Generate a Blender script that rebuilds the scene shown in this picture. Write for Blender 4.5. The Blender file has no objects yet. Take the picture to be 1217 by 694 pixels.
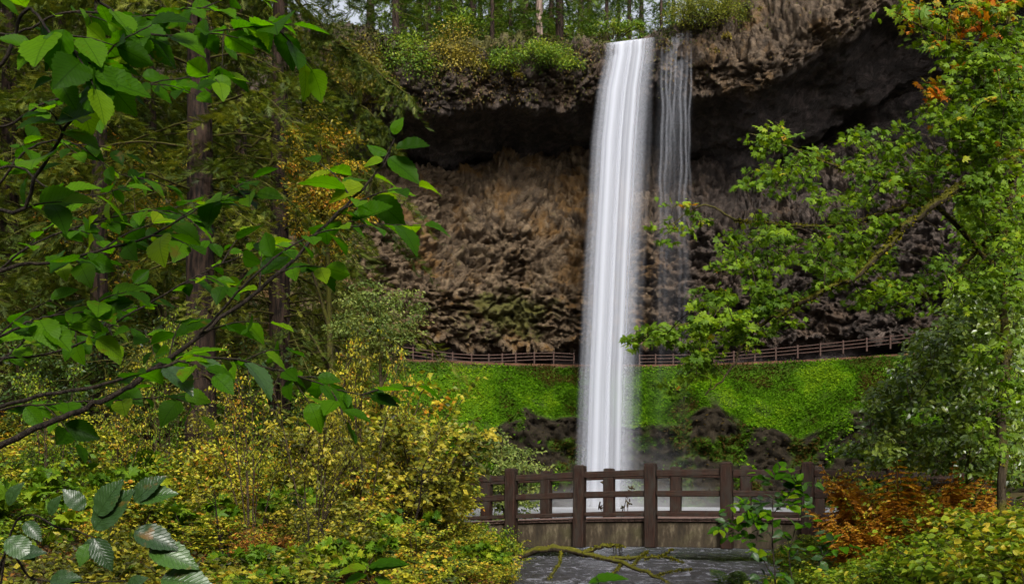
import bpy, math, random
import numpy as np
from mathutils import Vector

# ------------------------------------------------------------------ scene, camera, light
S = bpy.context.scene
F = 1194.0                      # focal length in photograph pixels
CX, HY = 608.5, 585.0           # principal column, horizon row
EYE = 1.45                      # eye height above the stream
cam = bpy.data.cameras.new('camera')
cam.sensor_fit = 'HORIZONTAL'; cam.sensor_width = 36.0
cam.lens = 36.0 * F / 1217.0
cam.shift_y = (HY - 347.0) / 1217.0
cam.clip_start = 0.05; cam.clip_end = 2000
camo = bpy.data.objects.new('camera', cam)
S.collection.objects.link(camo)
camo.location = (0, 0, EYE); camo.rotation_euler = (math.pi / 2, 0, 0)
S.camera = camo

SUN_EL, SUN_AZ = 38.0, 170.0    # azimuth clockwise from +Y: light comes from behind the camera, a little left
world = bpy.data.worlds.new('World'); S.world = world; world.use_nodes = True
wn = world.node_tree; wn.nodes.clear()
sky = wn.nodes.new('ShaderNodeTexSky'); sky.sky_type = 'NISHITA'; sky.sun_disc = False
sky.sun_elevation = math.radians(SUN_EL); sky.sun_rotation = math.radians(SUN_AZ)
sky.dust_density = 5.0; sky.air_density = 1.0; sky.ozone_density = 1.0
hs = wn.nodes.new('ShaderNodeHueSaturation'); hs.inputs['Saturation'].default_value = 0.30
bg = wn.nodes.new('ShaderNodeBackground'); bg.inputs['Strength'].default_value = 0.09
wo = wn.nodes.new('ShaderNodeOutputWorld')
wn.links.new(sky.outputs[0], hs.inputs['Color']); wn.links.new(hs.outputs[0], bg.inputs['Color']); wn.links.new(bg.outputs[0], wo.inputs['Surface'])
sl = bpy.data.lights.new('sun', 'SUN'); sl.energy = 1.5; sl.angle = math.radians(14); sl.color = (1.0, 0.96, 0.88)
so = bpy.data.objects.new('sun', sl); S.collection.objects.link(so)
sd = Vector((math.sin(math.radians(SUN_AZ)) * math.cos(math.radians(SUN_EL)),
             math.cos(math.radians(SUN_AZ)) * math.cos(math.radians(SUN_EL)), math.sin(math.radians(SUN_EL))))
so.rotation_euler = (-sd).to_track_quat('-Z', 'Y').to_euler(); so.location = (0, -20, 60)

S.view_settings.view_transform = 'Standard'; S.view_settings.look = 'None'
S.view_settings.gamma = 1.0; S.view_settings.use_curve_mapping = False
S.view_settings.exposure = 1.5
S.render.engine = 'CYCLES'
cy = S.cycles
cy.use_denoising = True
try: cy.denoiser = 'OPENIMAGEDENOISE'
except Exception: pass
cy.max_bounces = 6; cy.diffuse_bounces = 3; cy.glossy_bounces = 2; cy.transmission_bounces = 3
cy.transparent_max_bounces = 24; cy.volume_bounces = 1
cy.caustics_reflective = False; cy.caustics_refractive = False

# ------------------------------------------------------------------ helpers
rng = np.random.default_rng(7)
def P(x, y, d):                 # photograph pixel + distance along the view axis -> point
    return np.array([(x - CX) / F * d, d, EYE + (HY - y) / F * d])

def sstep(a, b, x):
    t = np.clip((x - a) / (b - a + 1e-12), 0, 1); return t * t * (3 - 2 * t)

def _hash(ix, iy, iz, k=0):
    h = (ix.astype(np.int64) * 374761393 + iy.astype(np.int64) * 668265263 + iz.astype(np.int64) * 2147483647 + k * 974711) & 0xffffffff
    h = ((h ^ (h >> 13)) * 1274126177) & 0xffffffff
    h = ((h ^ (h >> 16)) * 2246822519) & 0xffffffff
    return ((h ^ (h >> 15)) & 0xffffff) / float(0xffffff)

def vnoise(p, k=0):             # value noise in -1..1
    i = np.floor(p).astype(np.int64); f = p - i; u = f * f * f * (f * (f * 6 - 15) + 10)
    r = 0
    for dx in (0, 1):
        for dy in (0, 1):
            for dz in (0, 1):
                w = (u[..., 0] if dx else 1 - u[..., 0]) * (u[..., 1] if dy else 1 - u[..., 1]) * (u[..., 2] if dz else 1 - u[..., 2])
                r = r + w * _hash(i[..., 0] + dx, i[..., 1] + dy, i[..., 2] + dz, k)
    return r * 2 - 1

def fbm(p, oct=4, k=0, gain=0.5):
    a, s, t = 1.0, 0, 0
    for o in range(oct):
        s = s + a * vnoise(p * (2 ** o) + o * 17.3, k + o); t += a; a *= gain
    return s / t

def voronoi(p, k=0):            # F1 and F2 distance and a cell value
    i = np.floor(p).astype(np.int64); f1 = np.full(p.shape[:-1], 9.0); f2 = np.full(p.shape[:-1], 9.0); cv = np.zeros(p.shape[:-1])
    for dx in (-1, 0, 1):
        for dy in (-1, 0, 1):
            for dz in (-1, 0, 1):
                c = i + np.array([dx, dy, dz])
                q = c + np.stack([_hash(c[..., 0], c[..., 1], c[..., 2], k + m) for m in (1, 2, 3)], -1)
                d = np.sqrt(((q - p) ** 2).sum(-1))
                v = _hash(c[..., 0], c[..., 1], c[..., 2], k + 9)
                n = d < f1
                f2 = np.where(n, f1, np.minimum(f2, d)); cv = np.where(n, v, cv); f1 = np.where(n, d, f1)
    return f1, f2, cv

def make_mesh(name, V, faces, mat=None, smooth=True, attrs=None, uv=None, matidx=None):
    """V (n,3); faces: one (m,k) array or a list of them."""
    if not isinstance(faces, (list, tuple)): faces = [faces]
    faces = [np.asarray(f, dtype=np.int32) for f in faces if len(f)]
    V = np.asarray(V, dtype=np.float32)
    me = bpy.data.meshes.new(name)
    me.vertices.add(len(V)); me.vertices.foreach_set('co', V.ravel())
    li = np.concatenate([f.ravel() for f in faces]); tot = np.concatenate([np.full(len(f), f.shape[1], np.int32) for f in faces])
    st = np.concatenate([[0], np.cumsum(tot)[:-1]]).astype(np.int32)
    me.loops.add(len(li)); me.loops.foreach_set('vertex_index', li.astype(np.int32))
    me.polygons.add(len(tot)); me.polygons.foreach_set('loop_start', st)
    if uv is not None:
        l = me.uv_layers.new(name='UVMap'); l.data.foreach_set('uv', np.asarray(uv, np.float32)[li].ravel())
    for kx, a in (attrs or {}).items():
        at = me.attributes.new(kx, 'FLOAT', 'POINT'); at.data.foreach_set('value', np.asarray(a, np.float32))
    me.update(calc_edges=True)
    me.polygons.foreach_set('use_smooth', np.full(len(tot), bool(smooth)))
    if mat: 
        for m in (mat if isinstance(mat, (list, tuple)) else [mat]): me.materials.append(m)
    if matidx is not None: me.polygons.foreach_set('material_index', np.asarray(matidx, np.int32))
    return me

def obj(name, me, parent=None, label=None, cat=None, group=None, kind=None, loc=None):
    o = bpy.data.objects.new(name, me); S.collection.objects.link(o)
    if parent is not None: o.parent = parent
    if label: o['label'] = label
    if cat: o['category'] = cat
    if group: o['group'] = group
    if kind: o['kind'] = kind
    if loc is not None: o.location = tuple(loc)
    return o
def thing(name, label, cat, loc=(0, 0, 0), group=None): return obj(name, None, None, label, cat, group, None, loc)

def grid_faces(nu, nv):         # vertices indexed u*nv+v
    u, v = np.meshgrid(np.arange(nu - 1), np.arange(nv - 1), indexing='ij'); a = (u * nv + v).ravel()
    return np.stack([a, a + nv, a + nv + 1, a + 1], 1)

class MB:                       # mesh builder for boxes and tubes
    def __init__(s): s.V = []; s.Q = []; s.T = []; s.n = 0
    def add(s, V, Q=(), T=()):
        V = np.asarray(V, float)
        if len(Q): s.Q.append(np.asarray(Q) + s.n)
        if len(T): s.T.append(np.asarray(T) + s.n)
        s.V.append(V); s.n += len(V)
    def tube(s, pts, rad, sides=6, rough=0.0, seed=0, cap=True):
        pts = np.asarray(pts, float); n = len(pts); rad = np.broadcast_to(np.asarray(rad, float), (n,))
        t = np.gradient(pts, axis=0); t /= np.linalg.norm(t, axis=1, keepdims=True) + 1e-9
        ref = np.where(np.abs(t[:, 2:3]) > 0.9, np.array([[1., 0, 0]]), np.array([[0, 0, 1.]]))
        a = np.cross(t, ref); a /= np.linalg.norm(a, axis=1, keepdims=True) + 1e-9; b = np.cross(t, a)
        for i in range(1, n):   # keep the frame from twisting
            aa = a[i - 1] - t[i] * np.dot(a[i - 1], t[i]); l = np.linalg.norm(aa)
            if l > 1e-5: a[i] = aa / l; b[i] = np.cross(t[i], a[i])
        th = np.arange(sides) / sides * 2 * np.pi
        r = rad[:, None]
        if rough: r = r * (1 + rough * np.random.default_rng(seed).normal(size=(n, sides)))
        V = pts[:, None] + (np.cos(th)[None, :, None] * a[:, None] + np.sin(th)[None, :, None] * b[:, None]) * r[..., None]
        V = V.reshape(-1, 3)
        i, j = np.meshgrid(np.arange(n - 1), np.arange(sides), indexing='ij'); i = i.ravel(); j = j.ravel(); j2 = (j + 1) % sides
        Q = np.stack([i * sides + j, i * sides + j2, (i + 1) * sides + j2, (i + 1) * sides + j], 1)
        T = []
        if cap:
            V = np.vstack([V, pts[-1]]); e = (n - 1) * sides
            T = np.stack([e + np.arange(sides), e + (np.arange(sides) + 1) % sides, np.full(sides, n * sides)], 1)
        s.add(V, Q, T)
    def box(s, p0, p1, w, h, up=(0, 0, 1), bev=0.0):
        """a bar from p0 to p1, w wide, h high, with chamfered long edges and ends"""
        p0 = np.asarray(p0, float); p1 = np.asarray(p1, float); d = p1 - p0; L = np.linalg.norm(d); d = d / L
        up = np.asarray(up, float); sd_ = np.cross(d, up); sd_ /= np.linalg.norm(sd_); u = np.cross(sd_, d)
        hw, hh = w / 2, h / 2; c = min(bev, hw * .6, hh * .6)
        ring = [(hw - c, hh), (-hw + c, hh), (-hw, hh - c), (-hw, -hh + c), (-hw + c, -hh), (hw - c, -hh), (hw, -hh + c), (hw, hh - c)] if c > 0 else [(hw, hh), (-hw, hh), (-hw, -hh), (hw, -hh)]
        k = len(ring); rows = [(0, 1 - (c / hw if c else 0)), (c, 1), (L - c, 1), (L, 1 - (c / hw if c else 0))] if c > 0 else [(0, 1), (L, 1)]
        V = []; 
        for (l, sc) in rows:
            for (x, y) in ring: V.append(p0 + d * l + sd_ * (x * sc) + u * (y - math.copysign(c, y) * (1 - sc) * hw / max(c, 1e-6) if c and sc < 1 else y))
        Q = []
        for r in range(len(rows) - 1):
            for j in range(k): Q.append((r * k + j, r * k + (j + 1) % k, (r + 1) * k + (j + 1) % k, (r + 1) * k + j))
        T = []
        for r in (0, len(rows) - 1):
            for j in range(1, k - 1): T.append((r * k, r * k + j, r * k + j + 1))
        s.add(V, Q, T)
    def mesh(s, name, mat, smooth=True, attrs=None):
        V = np.vstack(s.V); f = []
        if s.Q: f.append(np.vstack(s.Q))
        if s.T: f.append(np.vstack(s.T))
        return make_mesh(name, V, f, mat, smooth, attrs)

def spline(pts, n):             # Catmull-Rom resample
    pts = np.asarray(pts, float); m = len(pts)
    if m < 3: 
        t = np.linspace(0, 1, n)[:, None]; return pts[0] * (1 - t) + pts[-1] * t
    q = np.vstack([2 * pts[0] - pts[1], pts, 2 * pts[-1] - pts[-2]])
    t = np.linspace(0, m - 1 - 1e-6, n); i = t.astype(int); f = (t - i)[:, None]
    a, b, c, d = q[i], q[i + 1], q[i + 2], q[i + 3]
    return 0.5 * (2 * b + (c - a) * f + (2 * a - 5 * b + 4 * c - d) * f ** 2 + (3 * b - a - 3 * c + d) * f ** 3)

# ------------------------------------------------------------------ materials
def mat_new(name):
    m = bpy.data.materials.new(name); m.use_nodes = True; nt = m.node_tree; nt.nodes.clear()
    out = nt.nodes.new('ShaderNodeOutputMaterial'); return m, nt, out
def N(nt, t, **kw):
    n = nt.nodes.new(t)
    for k, v in kw.items():
        if k in n.inputs: n.inputs[k].default_value = v
        else: setattr(n, k, v)
    return n
def ramp(nt, fac, stops, interp='LINEAR'):
    r = nt.nodes.new('ShaderNodeValToRGB'); r.color_ramp.interpolation = interp; e = r.color_ramp.elements
    while len(e) < len(stops): e.new(0.5)
    for i, (p, c) in enumerate(stops): e[i].position = p; e[i].color = (*c, 1) if len(c) == 3 else c
    nt.links.new(fac, r.inputs['Fac']); return r.outputs['Color']
def noise(nt, vec, scale, detail=4, rough=0.55, dist=0.0):
    n = N(nt, 'ShaderNodeTexNoise', Scale=scale, Detail=detail, Roughness=rough, Distortion=dist)
    if vec is not None: nt.links.new(vec, n.inputs['Vector'])
    return n.outputs['Fac']
def mapping(nt, vec, scale=(1, 1, 1)):
    m = N(nt, 'ShaderNodeMapping'); m.inputs['Scale'].default_value = scale; nt.links.new(vec, m.inputs['Vector']); return m.outputs[0]
def mixc(nt, fac, a, b, mode='MIX'):
    m = nt.nodes.new('ShaderNodeMix'); m.data_type = 'RGBA'; m.blend_type = mode
    for s_, v in (('Factor', fac), ('A', a), ('B', b)):
        i = [q for q in m.inputs if q.name == s_ and (q.type == 'RGBA' if s_ != 'Factor' else q.type == 'VALUE')][0]
        if isinstance(v, (int, float)): i.default_value = v
        elif isinstance(v, tuple): i.default_value = (*v, 1)
        else: nt.links.new(v, i)
    return [q for q in m.outputs if q.type == 'RGBA'][0]
def math_(nt, op, a, b=None, clamp=False):
    m = nt.nodes.new('ShaderNodeMath'); m.operation = op; m.use_clamp = clamp
    for i, v in enumerate((a, b)):
        if v is None: continue
        if isinstance(v, (int, float)): m.inputs[i].default_value = v
        else: nt.links.new(v, m.inputs[i])
    return m.outputs[0]
def bump(nt, h, strength=0.5, dist=0.05):
    b = N(nt, 'ShaderNodeBump', Strength=strength, Distance=dist); nt.links.new(h, b.inputs['Height']); return b.outputs[0]
def attr(nt, name): 
    a = nt.nodes.new('ShaderNodeAttribute'); a.attribute_name = name; return a.outputs['Fac']
def pos(nt): return nt.nodes.new('ShaderNodeNewGeometry').outputs['Position']
def gen(nt): return nt.nodes.new('ShaderNodeTexCoord').outputs['Object']
def principled(nt, out, color, rough=0.7, spec=0.3, normal=None):
    b = nt.nodes.new('ShaderNodeBsdfPrincipled'); b.inputs['Specular IOR Level'].default_value = spec
    for k, v in (('Base Color', color), ('Roughness', rough)):
        if isinstance(v, (int, float)): b.inputs[k].default_value = v
        elif isinstance(v, tuple): b.inputs[k].default_value = (*v, 1)
        else: nt.links.new(v, b.inputs[k])
    if normal is not None: nt.links.new(normal, b.inputs['Normal'])
    if out is not None: nt.links.new(b.outputs[0], out.inputs['Surface'])
    return b

def leaf_mat(name, stops, trans=0.35, rough=0.5, spec=0.25, tint=(1.15, 1.1, 0.5), veins=False, per_object=False):
    m, nt, out = mat_new(name)
    if per_object: fac = nt.nodes.new('ShaderNodeObjectInfo').outputs['Random']
    else: fac = attr(nt, 'rnd')
    c = ramp(nt, fac, stops)
    c = mixc(nt, math_(nt, 'MULTIPLY', noise(nt, pos(nt), 9.0 if not veins else 40.0, 2), 0.35), c, mixc(nt, 1.0, c, (1.25, 1.1, 0.5), 'MULTIPLY'))
    nrm = None
    if veins:
        uv = nt.nodes.new('ShaderNodeTexCoord').outputs['UV']; sx = nt.nodes.new('ShaderNodeSeparateXYZ'); nt.links.new(uv, sx.inputs[0])
        ax = math_(nt, 'ABSOLUTE', math_(nt, 'SUBTRACT', sx.outputs[0], 0.5))
        mid = math_(nt, 'LESS_THAN', ax, 0.014)
        ph = math_(nt, 'SUBTRACT', math_(nt, 'MULTIPLY', sx.outputs[1], 62.0), math_(nt, 'MULTIPLY', ax, 70.0))
        w = math_(nt, 'POWER', math_(nt, 'ADD', math_(nt, 'MULTIPLY', math_(nt, 'COSINE', ph), 0.5), 0.5), 9.0)
        v = math_(nt, 'MAXIMUM', mid, math_(nt, 'MULTIPLY', w, 0.6))
        c = mixc(nt, math_(nt, 'MULTIPLY', v, 0.8), c, mixc(nt, 1.0, c, (0.5, 0.55, 0.4), 'MULTIPLY'))
        brown = ramp(nt, noise(nt, pos(nt), 11.0, 4, 0.65), [(0.62, (0, 0, 0)), (0.70, (1, 1, 1))])
        c = mixc(nt, math_(nt, 'MULTIPLY', brown, 0.6), c, (0.16, 0.075, 0.012))
        nrm = bump(nt, math_(nt, 'MULTIPLY', v, -1.0), 0.3, 0.003)
    b = principled(nt, None, c, rough, spec, nrm)
    t = nt.nodes.new('ShaderNodeBsdfTranslucent'); nt.links.new(mixc(nt, 1.0, c, tint, 'MULTIPLY'), t.inputs['Color'])
    mx = nt.nodes.new('ShaderNodeMixShader'); mx.inputs[0].default_value = trans
    nt.links.new(b.outputs[0], mx.inputs[1]); nt.links.new(t.outputs[0], mx.inputs[2]); nt.links.new(mx.outputs[0], out.inputs['Surface'])
    return m

def bark_mat(name, dark, light, moss=0.5, mosscol=(0.10, 0.105, 0.012), scale=6.0):
    m, nt, out = mat_new(name); p = pos(nt)
    f = noise(nt, mapping(nt, p, (1, 1, 0.18)), scale * 2.2, 6, 0.65)
    c = ramp(nt, f, [(0.40, dark), (0.62, light)])
    g = nt.nodes.new('ShaderNodeNewGeometry'); sx = nt.nodes.new('ShaderNodeSeparateXYZ'); nt.links.new(g.outputs['Normal'], sx.inputs[0])
    mm = math_(nt, 'ADD', math_(nt, 'MULTIPLY', sx.outputs[2], 0.35), noise(nt, p, scale * 0.35, 5, 0.6))
    mk = ramp(nt, mm, [(0.78 - 0.5 * moss, (0, 0, 0)), (0.92 - 0.5 * moss, (1, 1, 1))])
    mc = mixc(nt, noise(nt, p, scale * 9, 3), tuple(v * 0.55 for v in mosscol), tuple(v * 1.35 for v in mosscol))
    c = mixc(nt, mk, c, mc)
    h = math_(nt, 'ADD', f, math_(nt, 'MULTIPLY', noise(nt, p, scale * 14, 3), math_(nt, 'MULTIPLY', mk, 0.8)))
    principled(nt, out, c, 0.85, 0.2, bump(nt, h, 0.9, 0.04)); return m

def wood_mat(name, dark, light, stain=(0.03, 0.03, 0.025), vert=False):
    m, nt, out = mat_new(name); p = gen(nt)
    oi = nt.nodes.new('ShaderNodeObjectInfo'); va = nt.nodes.new('ShaderNodeVectorMath'); va.operation = 'ADD'
    cmb = nt.nodes.new('ShaderNodeCombineXYZ'); nt.links.new(math_(nt, 'MULTIPLY', oi.outputs['Random'], 31.0), cmb.inputs[0]); nt.links.new(math_(nt, 'MULTIPLY', oi.outputs['Random'], 13.0), cmb.inputs[1])
    nt.links.new(p, va.inputs[0]); nt.links.new(cmb.outputs[0], va.inputs[1]); p = va.outputs[0]
    g = noise(nt, mapping(nt, p, (22, 22, 1.6) if vert else (1.8, 22, 22)), 2.0, 6, 0.6)
    c = ramp(nt, g, [(0.3, dark), (0.7, light)])
    st = ramp(nt, noise(nt, mapping(nt, p, (2.2, 2.2, 0.8)), 2.6, 5, 0.65), [(0.42, (0, 0, 0)), (0.7, (1, 1, 1))])
    c = mixc(nt, math_(nt, 'MULTIPLY', st, 0.75), c, stain)
    ms = ramp(nt, noise(nt, p, 5.0, 5, 0.7), [(0.60, (0, 0, 0)), (0.72, (1, 1, 1))])
    c = mixc(nt, math_(nt, 'MULTIPLY', ms, 0.35), c, (0.05, 0.055, 0.015))
    principled(nt, out, c, ramp(nt, g, [(0.2, (0.55,) * 3), (0.8, (0.8,) * 3)]), 0.12, bump(nt, g, 0.8, 0.015)); return m
# ------------------------------------------------------------------ terrain: cliff, hillside below the trail, ground, water
def rock_mat():
    m, nt, out = mat_new('basalt'); p = pos(nt)
    n1 = noise(nt, p, 0.9, 8, 0.68, 0.6); n2 = noise(nt, p, 4.5, 6, 0.7); n3 = noise(nt, p, 0.16, 4, 0.6)
    basalt = ramp(nt, n1, [(0.28, (0.014, 0.012, 0.013)), (0.50, (0.065, 0.052, 0.050)), (0.72, (0.20, 0.155, 0.145))])
    tanr = ramp(nt, n1, [(0.28, (0.032, 0.021, 0.012)), (0.48, (0.17, 0.115, 0.066)), (0.70, (0.42, 0.31, 0.19))])
    c = mixc(nt, attr(nt, 'tan'), basalt, tanr)
    c = mixc(nt, math_(nt, 'MULTIPLY', n2, 0.8), c, mixc(nt, 1.0, c, (0.35, 0.33, 0.32), 'MULTIPLY'))
    rust = ramp(nt, noise(nt, p, 0.22, 5, 0.65, 0.4), [(0.52, (0, 0, 0)), (0.62, (1, 1, 1))])
    c = mixc(nt, math_(nt, 'MULTIPLY', math_(nt, 'MULTIPLY', rust, attr(nt, 'tan')), 0.7), c, (0.19, 0.095, 0.018))
    ms = math_(nt, 'ADD', attr(nt, 'moss'), math_(nt, 'MULTIPLY', math_(nt, 'SUBTRACT', noise(nt, p, 0.55, 6, 0.7), 0.5), 1.6))
    mk = ramp(nt, ms, [(0.42, (0, 0, 0)), (0.62, (1, 1, 1))])
    mc = mixc(nt, noise(nt, p, 3.0, 5, 0.7), (0.035, 0.05, 0.006), (0.16, 0.15, 0.02))
    c = mixc(nt, math_(nt, 'MULTIPLY', mk, 0.8), c, mc)
    wet = ramp(nt, n3, [(0.35, (0.4,) * 3), (0.65, (0.75,) * 3)])
    h = math_(nt, 'ADD', math_(nt, 'MULTIPLY', n2, 0.9), math_(nt, 'ADD', n1, math_(nt, 'MULTIPLY', noise(nt, p, 16, 4, 0.7), 0.3)))
    principled(nt, out, c, wet, 0.3, bump(nt, h, 1.0, 0.6)); return m
M_ROCK = rock_mat()

def Yc(X):                      # plan line of the amphitheatre wall
    q = (X - 11) / 45.0
    return 114 - 22 * np.abs(q) ** 2.1

def px_of(X, o): 
    Y = Yc(X) + o; return CX + F * X / Y
def z_at(y, Y): return EYE + (HY - y) / F * Y

def cap_px(px): return np.interp(px, [-200, 380, 470, 600, 700, 760, 825, 895, 935, 975, 1050, 1110, 1250], [150, 140, 128, 126, 122, 116, 112, 114, 88, 60, 20, -25, -80])
def top_px(px): return np.interp(px, [-200, 300, 420, 480, 520, 560, 690, 712, 724, 760, 778, 800, 824, 850, 880, 930, 1250], [-10, 10, 40, 56, 60, 56, 53, 55, 54, 48, 42, 38, 32, 14, -4, -40, -90])
def low_px(px): return np.interp(px, [-200, 470, 530, 590, 640, 700, 760, 830, 900, 1250], [215, 216, 214, 197, 190, 186, 186, 186, 186, 190])

def cliff():
    xs = np.concatenate([np.arange(-95, -24, 0.9), np.arange(-24, 52, 0.175), np.arange(52, 100, 0.9)])
    nu = len(xs); o_ = np.zeros
    wob = lambda s, k, a: a * fbm(np.stack([xs * s, np.full_like(xs, k * 3.7), np.zeros_like(xs)], -1), 3, k)
    zc = z_at(cap_px(px_of(xs, -7.0)), Yc(xs) - 7.0) + wob(0.35, 1, 1.1)
    zt = z_at(top_px(px_of(xs, -5.5)), Yc(xs) - 5.5) + wob(0.5, 2, 0.5) * (np.abs(xs - 13) > 5)
    zl = z_at(low_px(px_of(xs, 5.0)), Yc(xs) + 5.0) + wob(0.18, 3, 1.5)
    zt = np.maximum(zt, zc + 4)
    r = sstep(16, 30, xs)                                    # right of the falls the roof hangs out further
    zm = (zl + zc) / 2
    ctrl = [(-2.2 + 0 * xs, 15.5 + 0 * xs), (3.2 + wob(.2, 4, 1), 15.75 + 0 * xs), (4.2 + wob(.2, 5, 1), 16.8 + 0 * xs),
            (1.2 + wob(.25, 6, 1.4), 18.2 + wob(.3, 7, 0.8)), (0.2 + wob(.15, 8, 1.8), 24 + 0 * xs), (0.9 + wob(.15, 9, 1.8), 31 + 0 * xs),
            (3.2 + wob(.2, 10, 1.5), zl), (6.0 + wob(.2, 11, 1), zl + 0.9), (5.6 - 1 * r + wob(.12, 12, 1.5), zm),
            (5.0 - 2.5 * r + wob(.15, 13, 1.5), zc - 2.0 - 5 * r), (-1.0 - 1.5 * r, zc - 0.9 - 2.0 * r), (-6.8 - 3 * r + wob(.3, 14, 0.8), zc), (-8.4 - 2 * r + wob(.3, 15, 0.8), zc + 2.6),
            (-7.9 + wob(.3, 16, 0.7), zt - 1.1), (-6.2 + 0 * xs, zt), (-1.0 + 0 * xs, zt + 0.5), (45 + 0 * xs, zt + 2.5)]
    cnt = [14, 8, 10, 34, 40, 36, 24, 22, 26, 22, 22, 18, 22, 8, 10, 14]
    O = []; Z = []; seg = []
    for i, n in enumerate(cnt):
        t = np.arange(n) / n
        O.append(ctrl[i][0][:, None] * (1 - t) + ctrl[i + 1][0][:, None] * t); Z.append(ctrl[i][1][:, None] * (1 - t) + ctrl[i + 1][1][:, None] * t); seg += [i + q for q in t]
    O.append(ctrl[-1][0][:, None]); Z.append(ctrl[-1][1][:, None]); seg.append(len(cnt))
    O = np.hstack(O); Z = np.hstack(Z); seg = np.array(seg)
    for _ in range(3):                                        # soften the profile's corners
        O[:, 1:-1] = (O[:, :-2] + 2 * O[:, 1:-1] + O[:, 2:]) / 4; Z[:, 1:-1] = (Z[:, :-2] + 2 * Z[:, 1:-1] + Z[:, 2:]) / 4
    V = np.stack([np.repeat(xs[:, None], O.shape[1], 1), Yc(xs)[:, None] + O, Z], -1)
    nv = O.shape[1]
    du = np.gradient(V, axis=0); dv = np.gradient(V, axis=1); nr = np.cross(du, dv); nr /= np.linalg.norm(nr, axis=-1, keepdims=True) + 1e-9
    s = np.broadcast_to(seg, O.shape)
    wl = sstep(2.2, 3.0, s) * (1 - sstep(6.0, 6.6, s))        # lower tuff face
    wc = sstep(10.6, 11.2, s) * (1 - sstep(13.6, 14.4, s))    # lava cap
    wr = sstep(6.3, 7.0, s) * (1 - sstep(10.4, 11.0, s))      # recess
    q = V * np.array([1, 1, 1.0])
    warp = np.stack([fbm(q * 0.5, 3, 31), fbm(q * 0.5, 3, 47), fbm(q * 0.5, 3, 59)], -1) * 0.7
    f1, f2, cv = voronoi((q + warp) * np.array([0.45, 0.45, 0.95]), 5)
    g1, g2, cw = voronoi((q + warp) * np.array([1.7, 1.7, 2.9]), 23)
    h1, h2, ch = voronoi((q + 0.5 * warp) * np.array([0.75, 0.75, 0.5]), 61)
    ridged = 1 - np.abs(fbm(q * 0.3, 5, 71)); rid2 = 1 - np.abs(fbm((q + .6 * warp) * np.array([.95, .95, 2.0]), 4, 73)); crack = sstep(.0, .16, f2 - f1); crack2 = sstep(0, .2, g2 - g1)
    disp = wl * (0.6 * (0.75 - f1) + 0.45 * (0.6 - g1) + 2.4 * (ridged - 0.8) + 0.9 * (cv - .5) + .5 * (cw - .5) + 1.9 * (rid2 - .8) + .45 * (crack - 1) + .3 * (crack2 - 1)) \
         + wc * (1.0 * (0.6 - h1) + 1.1 * (ch - .5) + 0.6 * (0.6 - g1) + .55 * (cw - .5) + .9 * (rid2 - .8) + .3 * (crack2 - 1) + 0.7 * fbm(q * 0.35, 4, 83)) \
         + wr * (1.3 * fbm(q * np.array([0.22, 0.22, 0.4]), 5, 91) + 0.35 * np.floor(3 * vnoise(q * np.array([.1, .1, .9]), 97)) * 0.5 + 0.2 * (cw - .5))
    disp = disp + 0.18 * fbm(q * 1.7, 3, 101)
    fade = sstep(0.6, 2.0, s) * (1 - sstep(14.0, 15.0, s))
    wf = np.exp(-((V[..., 0] - 12.8) / 4.5) ** 2) * sstep(12.5, 13.5, s)   # the stream's lip stays smooth
    V = V + nr * (disp * fade * (1 - 0.8 * wf))[..., None] * -np.sign((nr * np.array([0, 1, 0])).sum(-1).mean() or 1)
    V[..., 2] -= 0.35 * np.exp(-((V[..., 0] - 12.6) / 3.2) ** 2) * sstep(13.3, 14, s)
    moss = np.full(O.shape, 0.18) + wc * (0.42 * np.exp(-((V[..., 0] + 4) / 14) ** 2) * sstep(11.2, 13.2, s)) + sstep(13.2, 14.0, s) * 0.8 \
         + wl * 0.6 * np.exp(-((V[..., 0] - 0) / 5) ** 2 - ((V[..., 2] - 21.5) / 2.5) ** 2) + wl * 0.22 * sstep(5, -25, V[..., 0]) - wr * 0.25
    moss -= 0.25 * sstep(16, 22, V[..., 0]) * wc
    tan = wl * (1 - 0.8 * sstep(13, 20, V[..., 0])) + wc * (0.28 + 0.4 * sstep(16, 22, V[..., 0]))  # lower face darker right of the falls: the overhang's shade put into its colour
    me = make_mesh('cliff', V.reshape(-1, 3), grid_faces(nu, nv), M_ROCK, True, {'tan': tan.ravel(), 'moss': moss.ravel()})
    obj('cliff', me, kind='structure', label='undercut basalt cliff curving round the plunge pool')
    return xs, zt, zl, zc
CL_X, CL_T, CL_L, CL_C = cliff()
def top_z(X): return np.interp(X, CL_X, CL_T)

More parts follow.
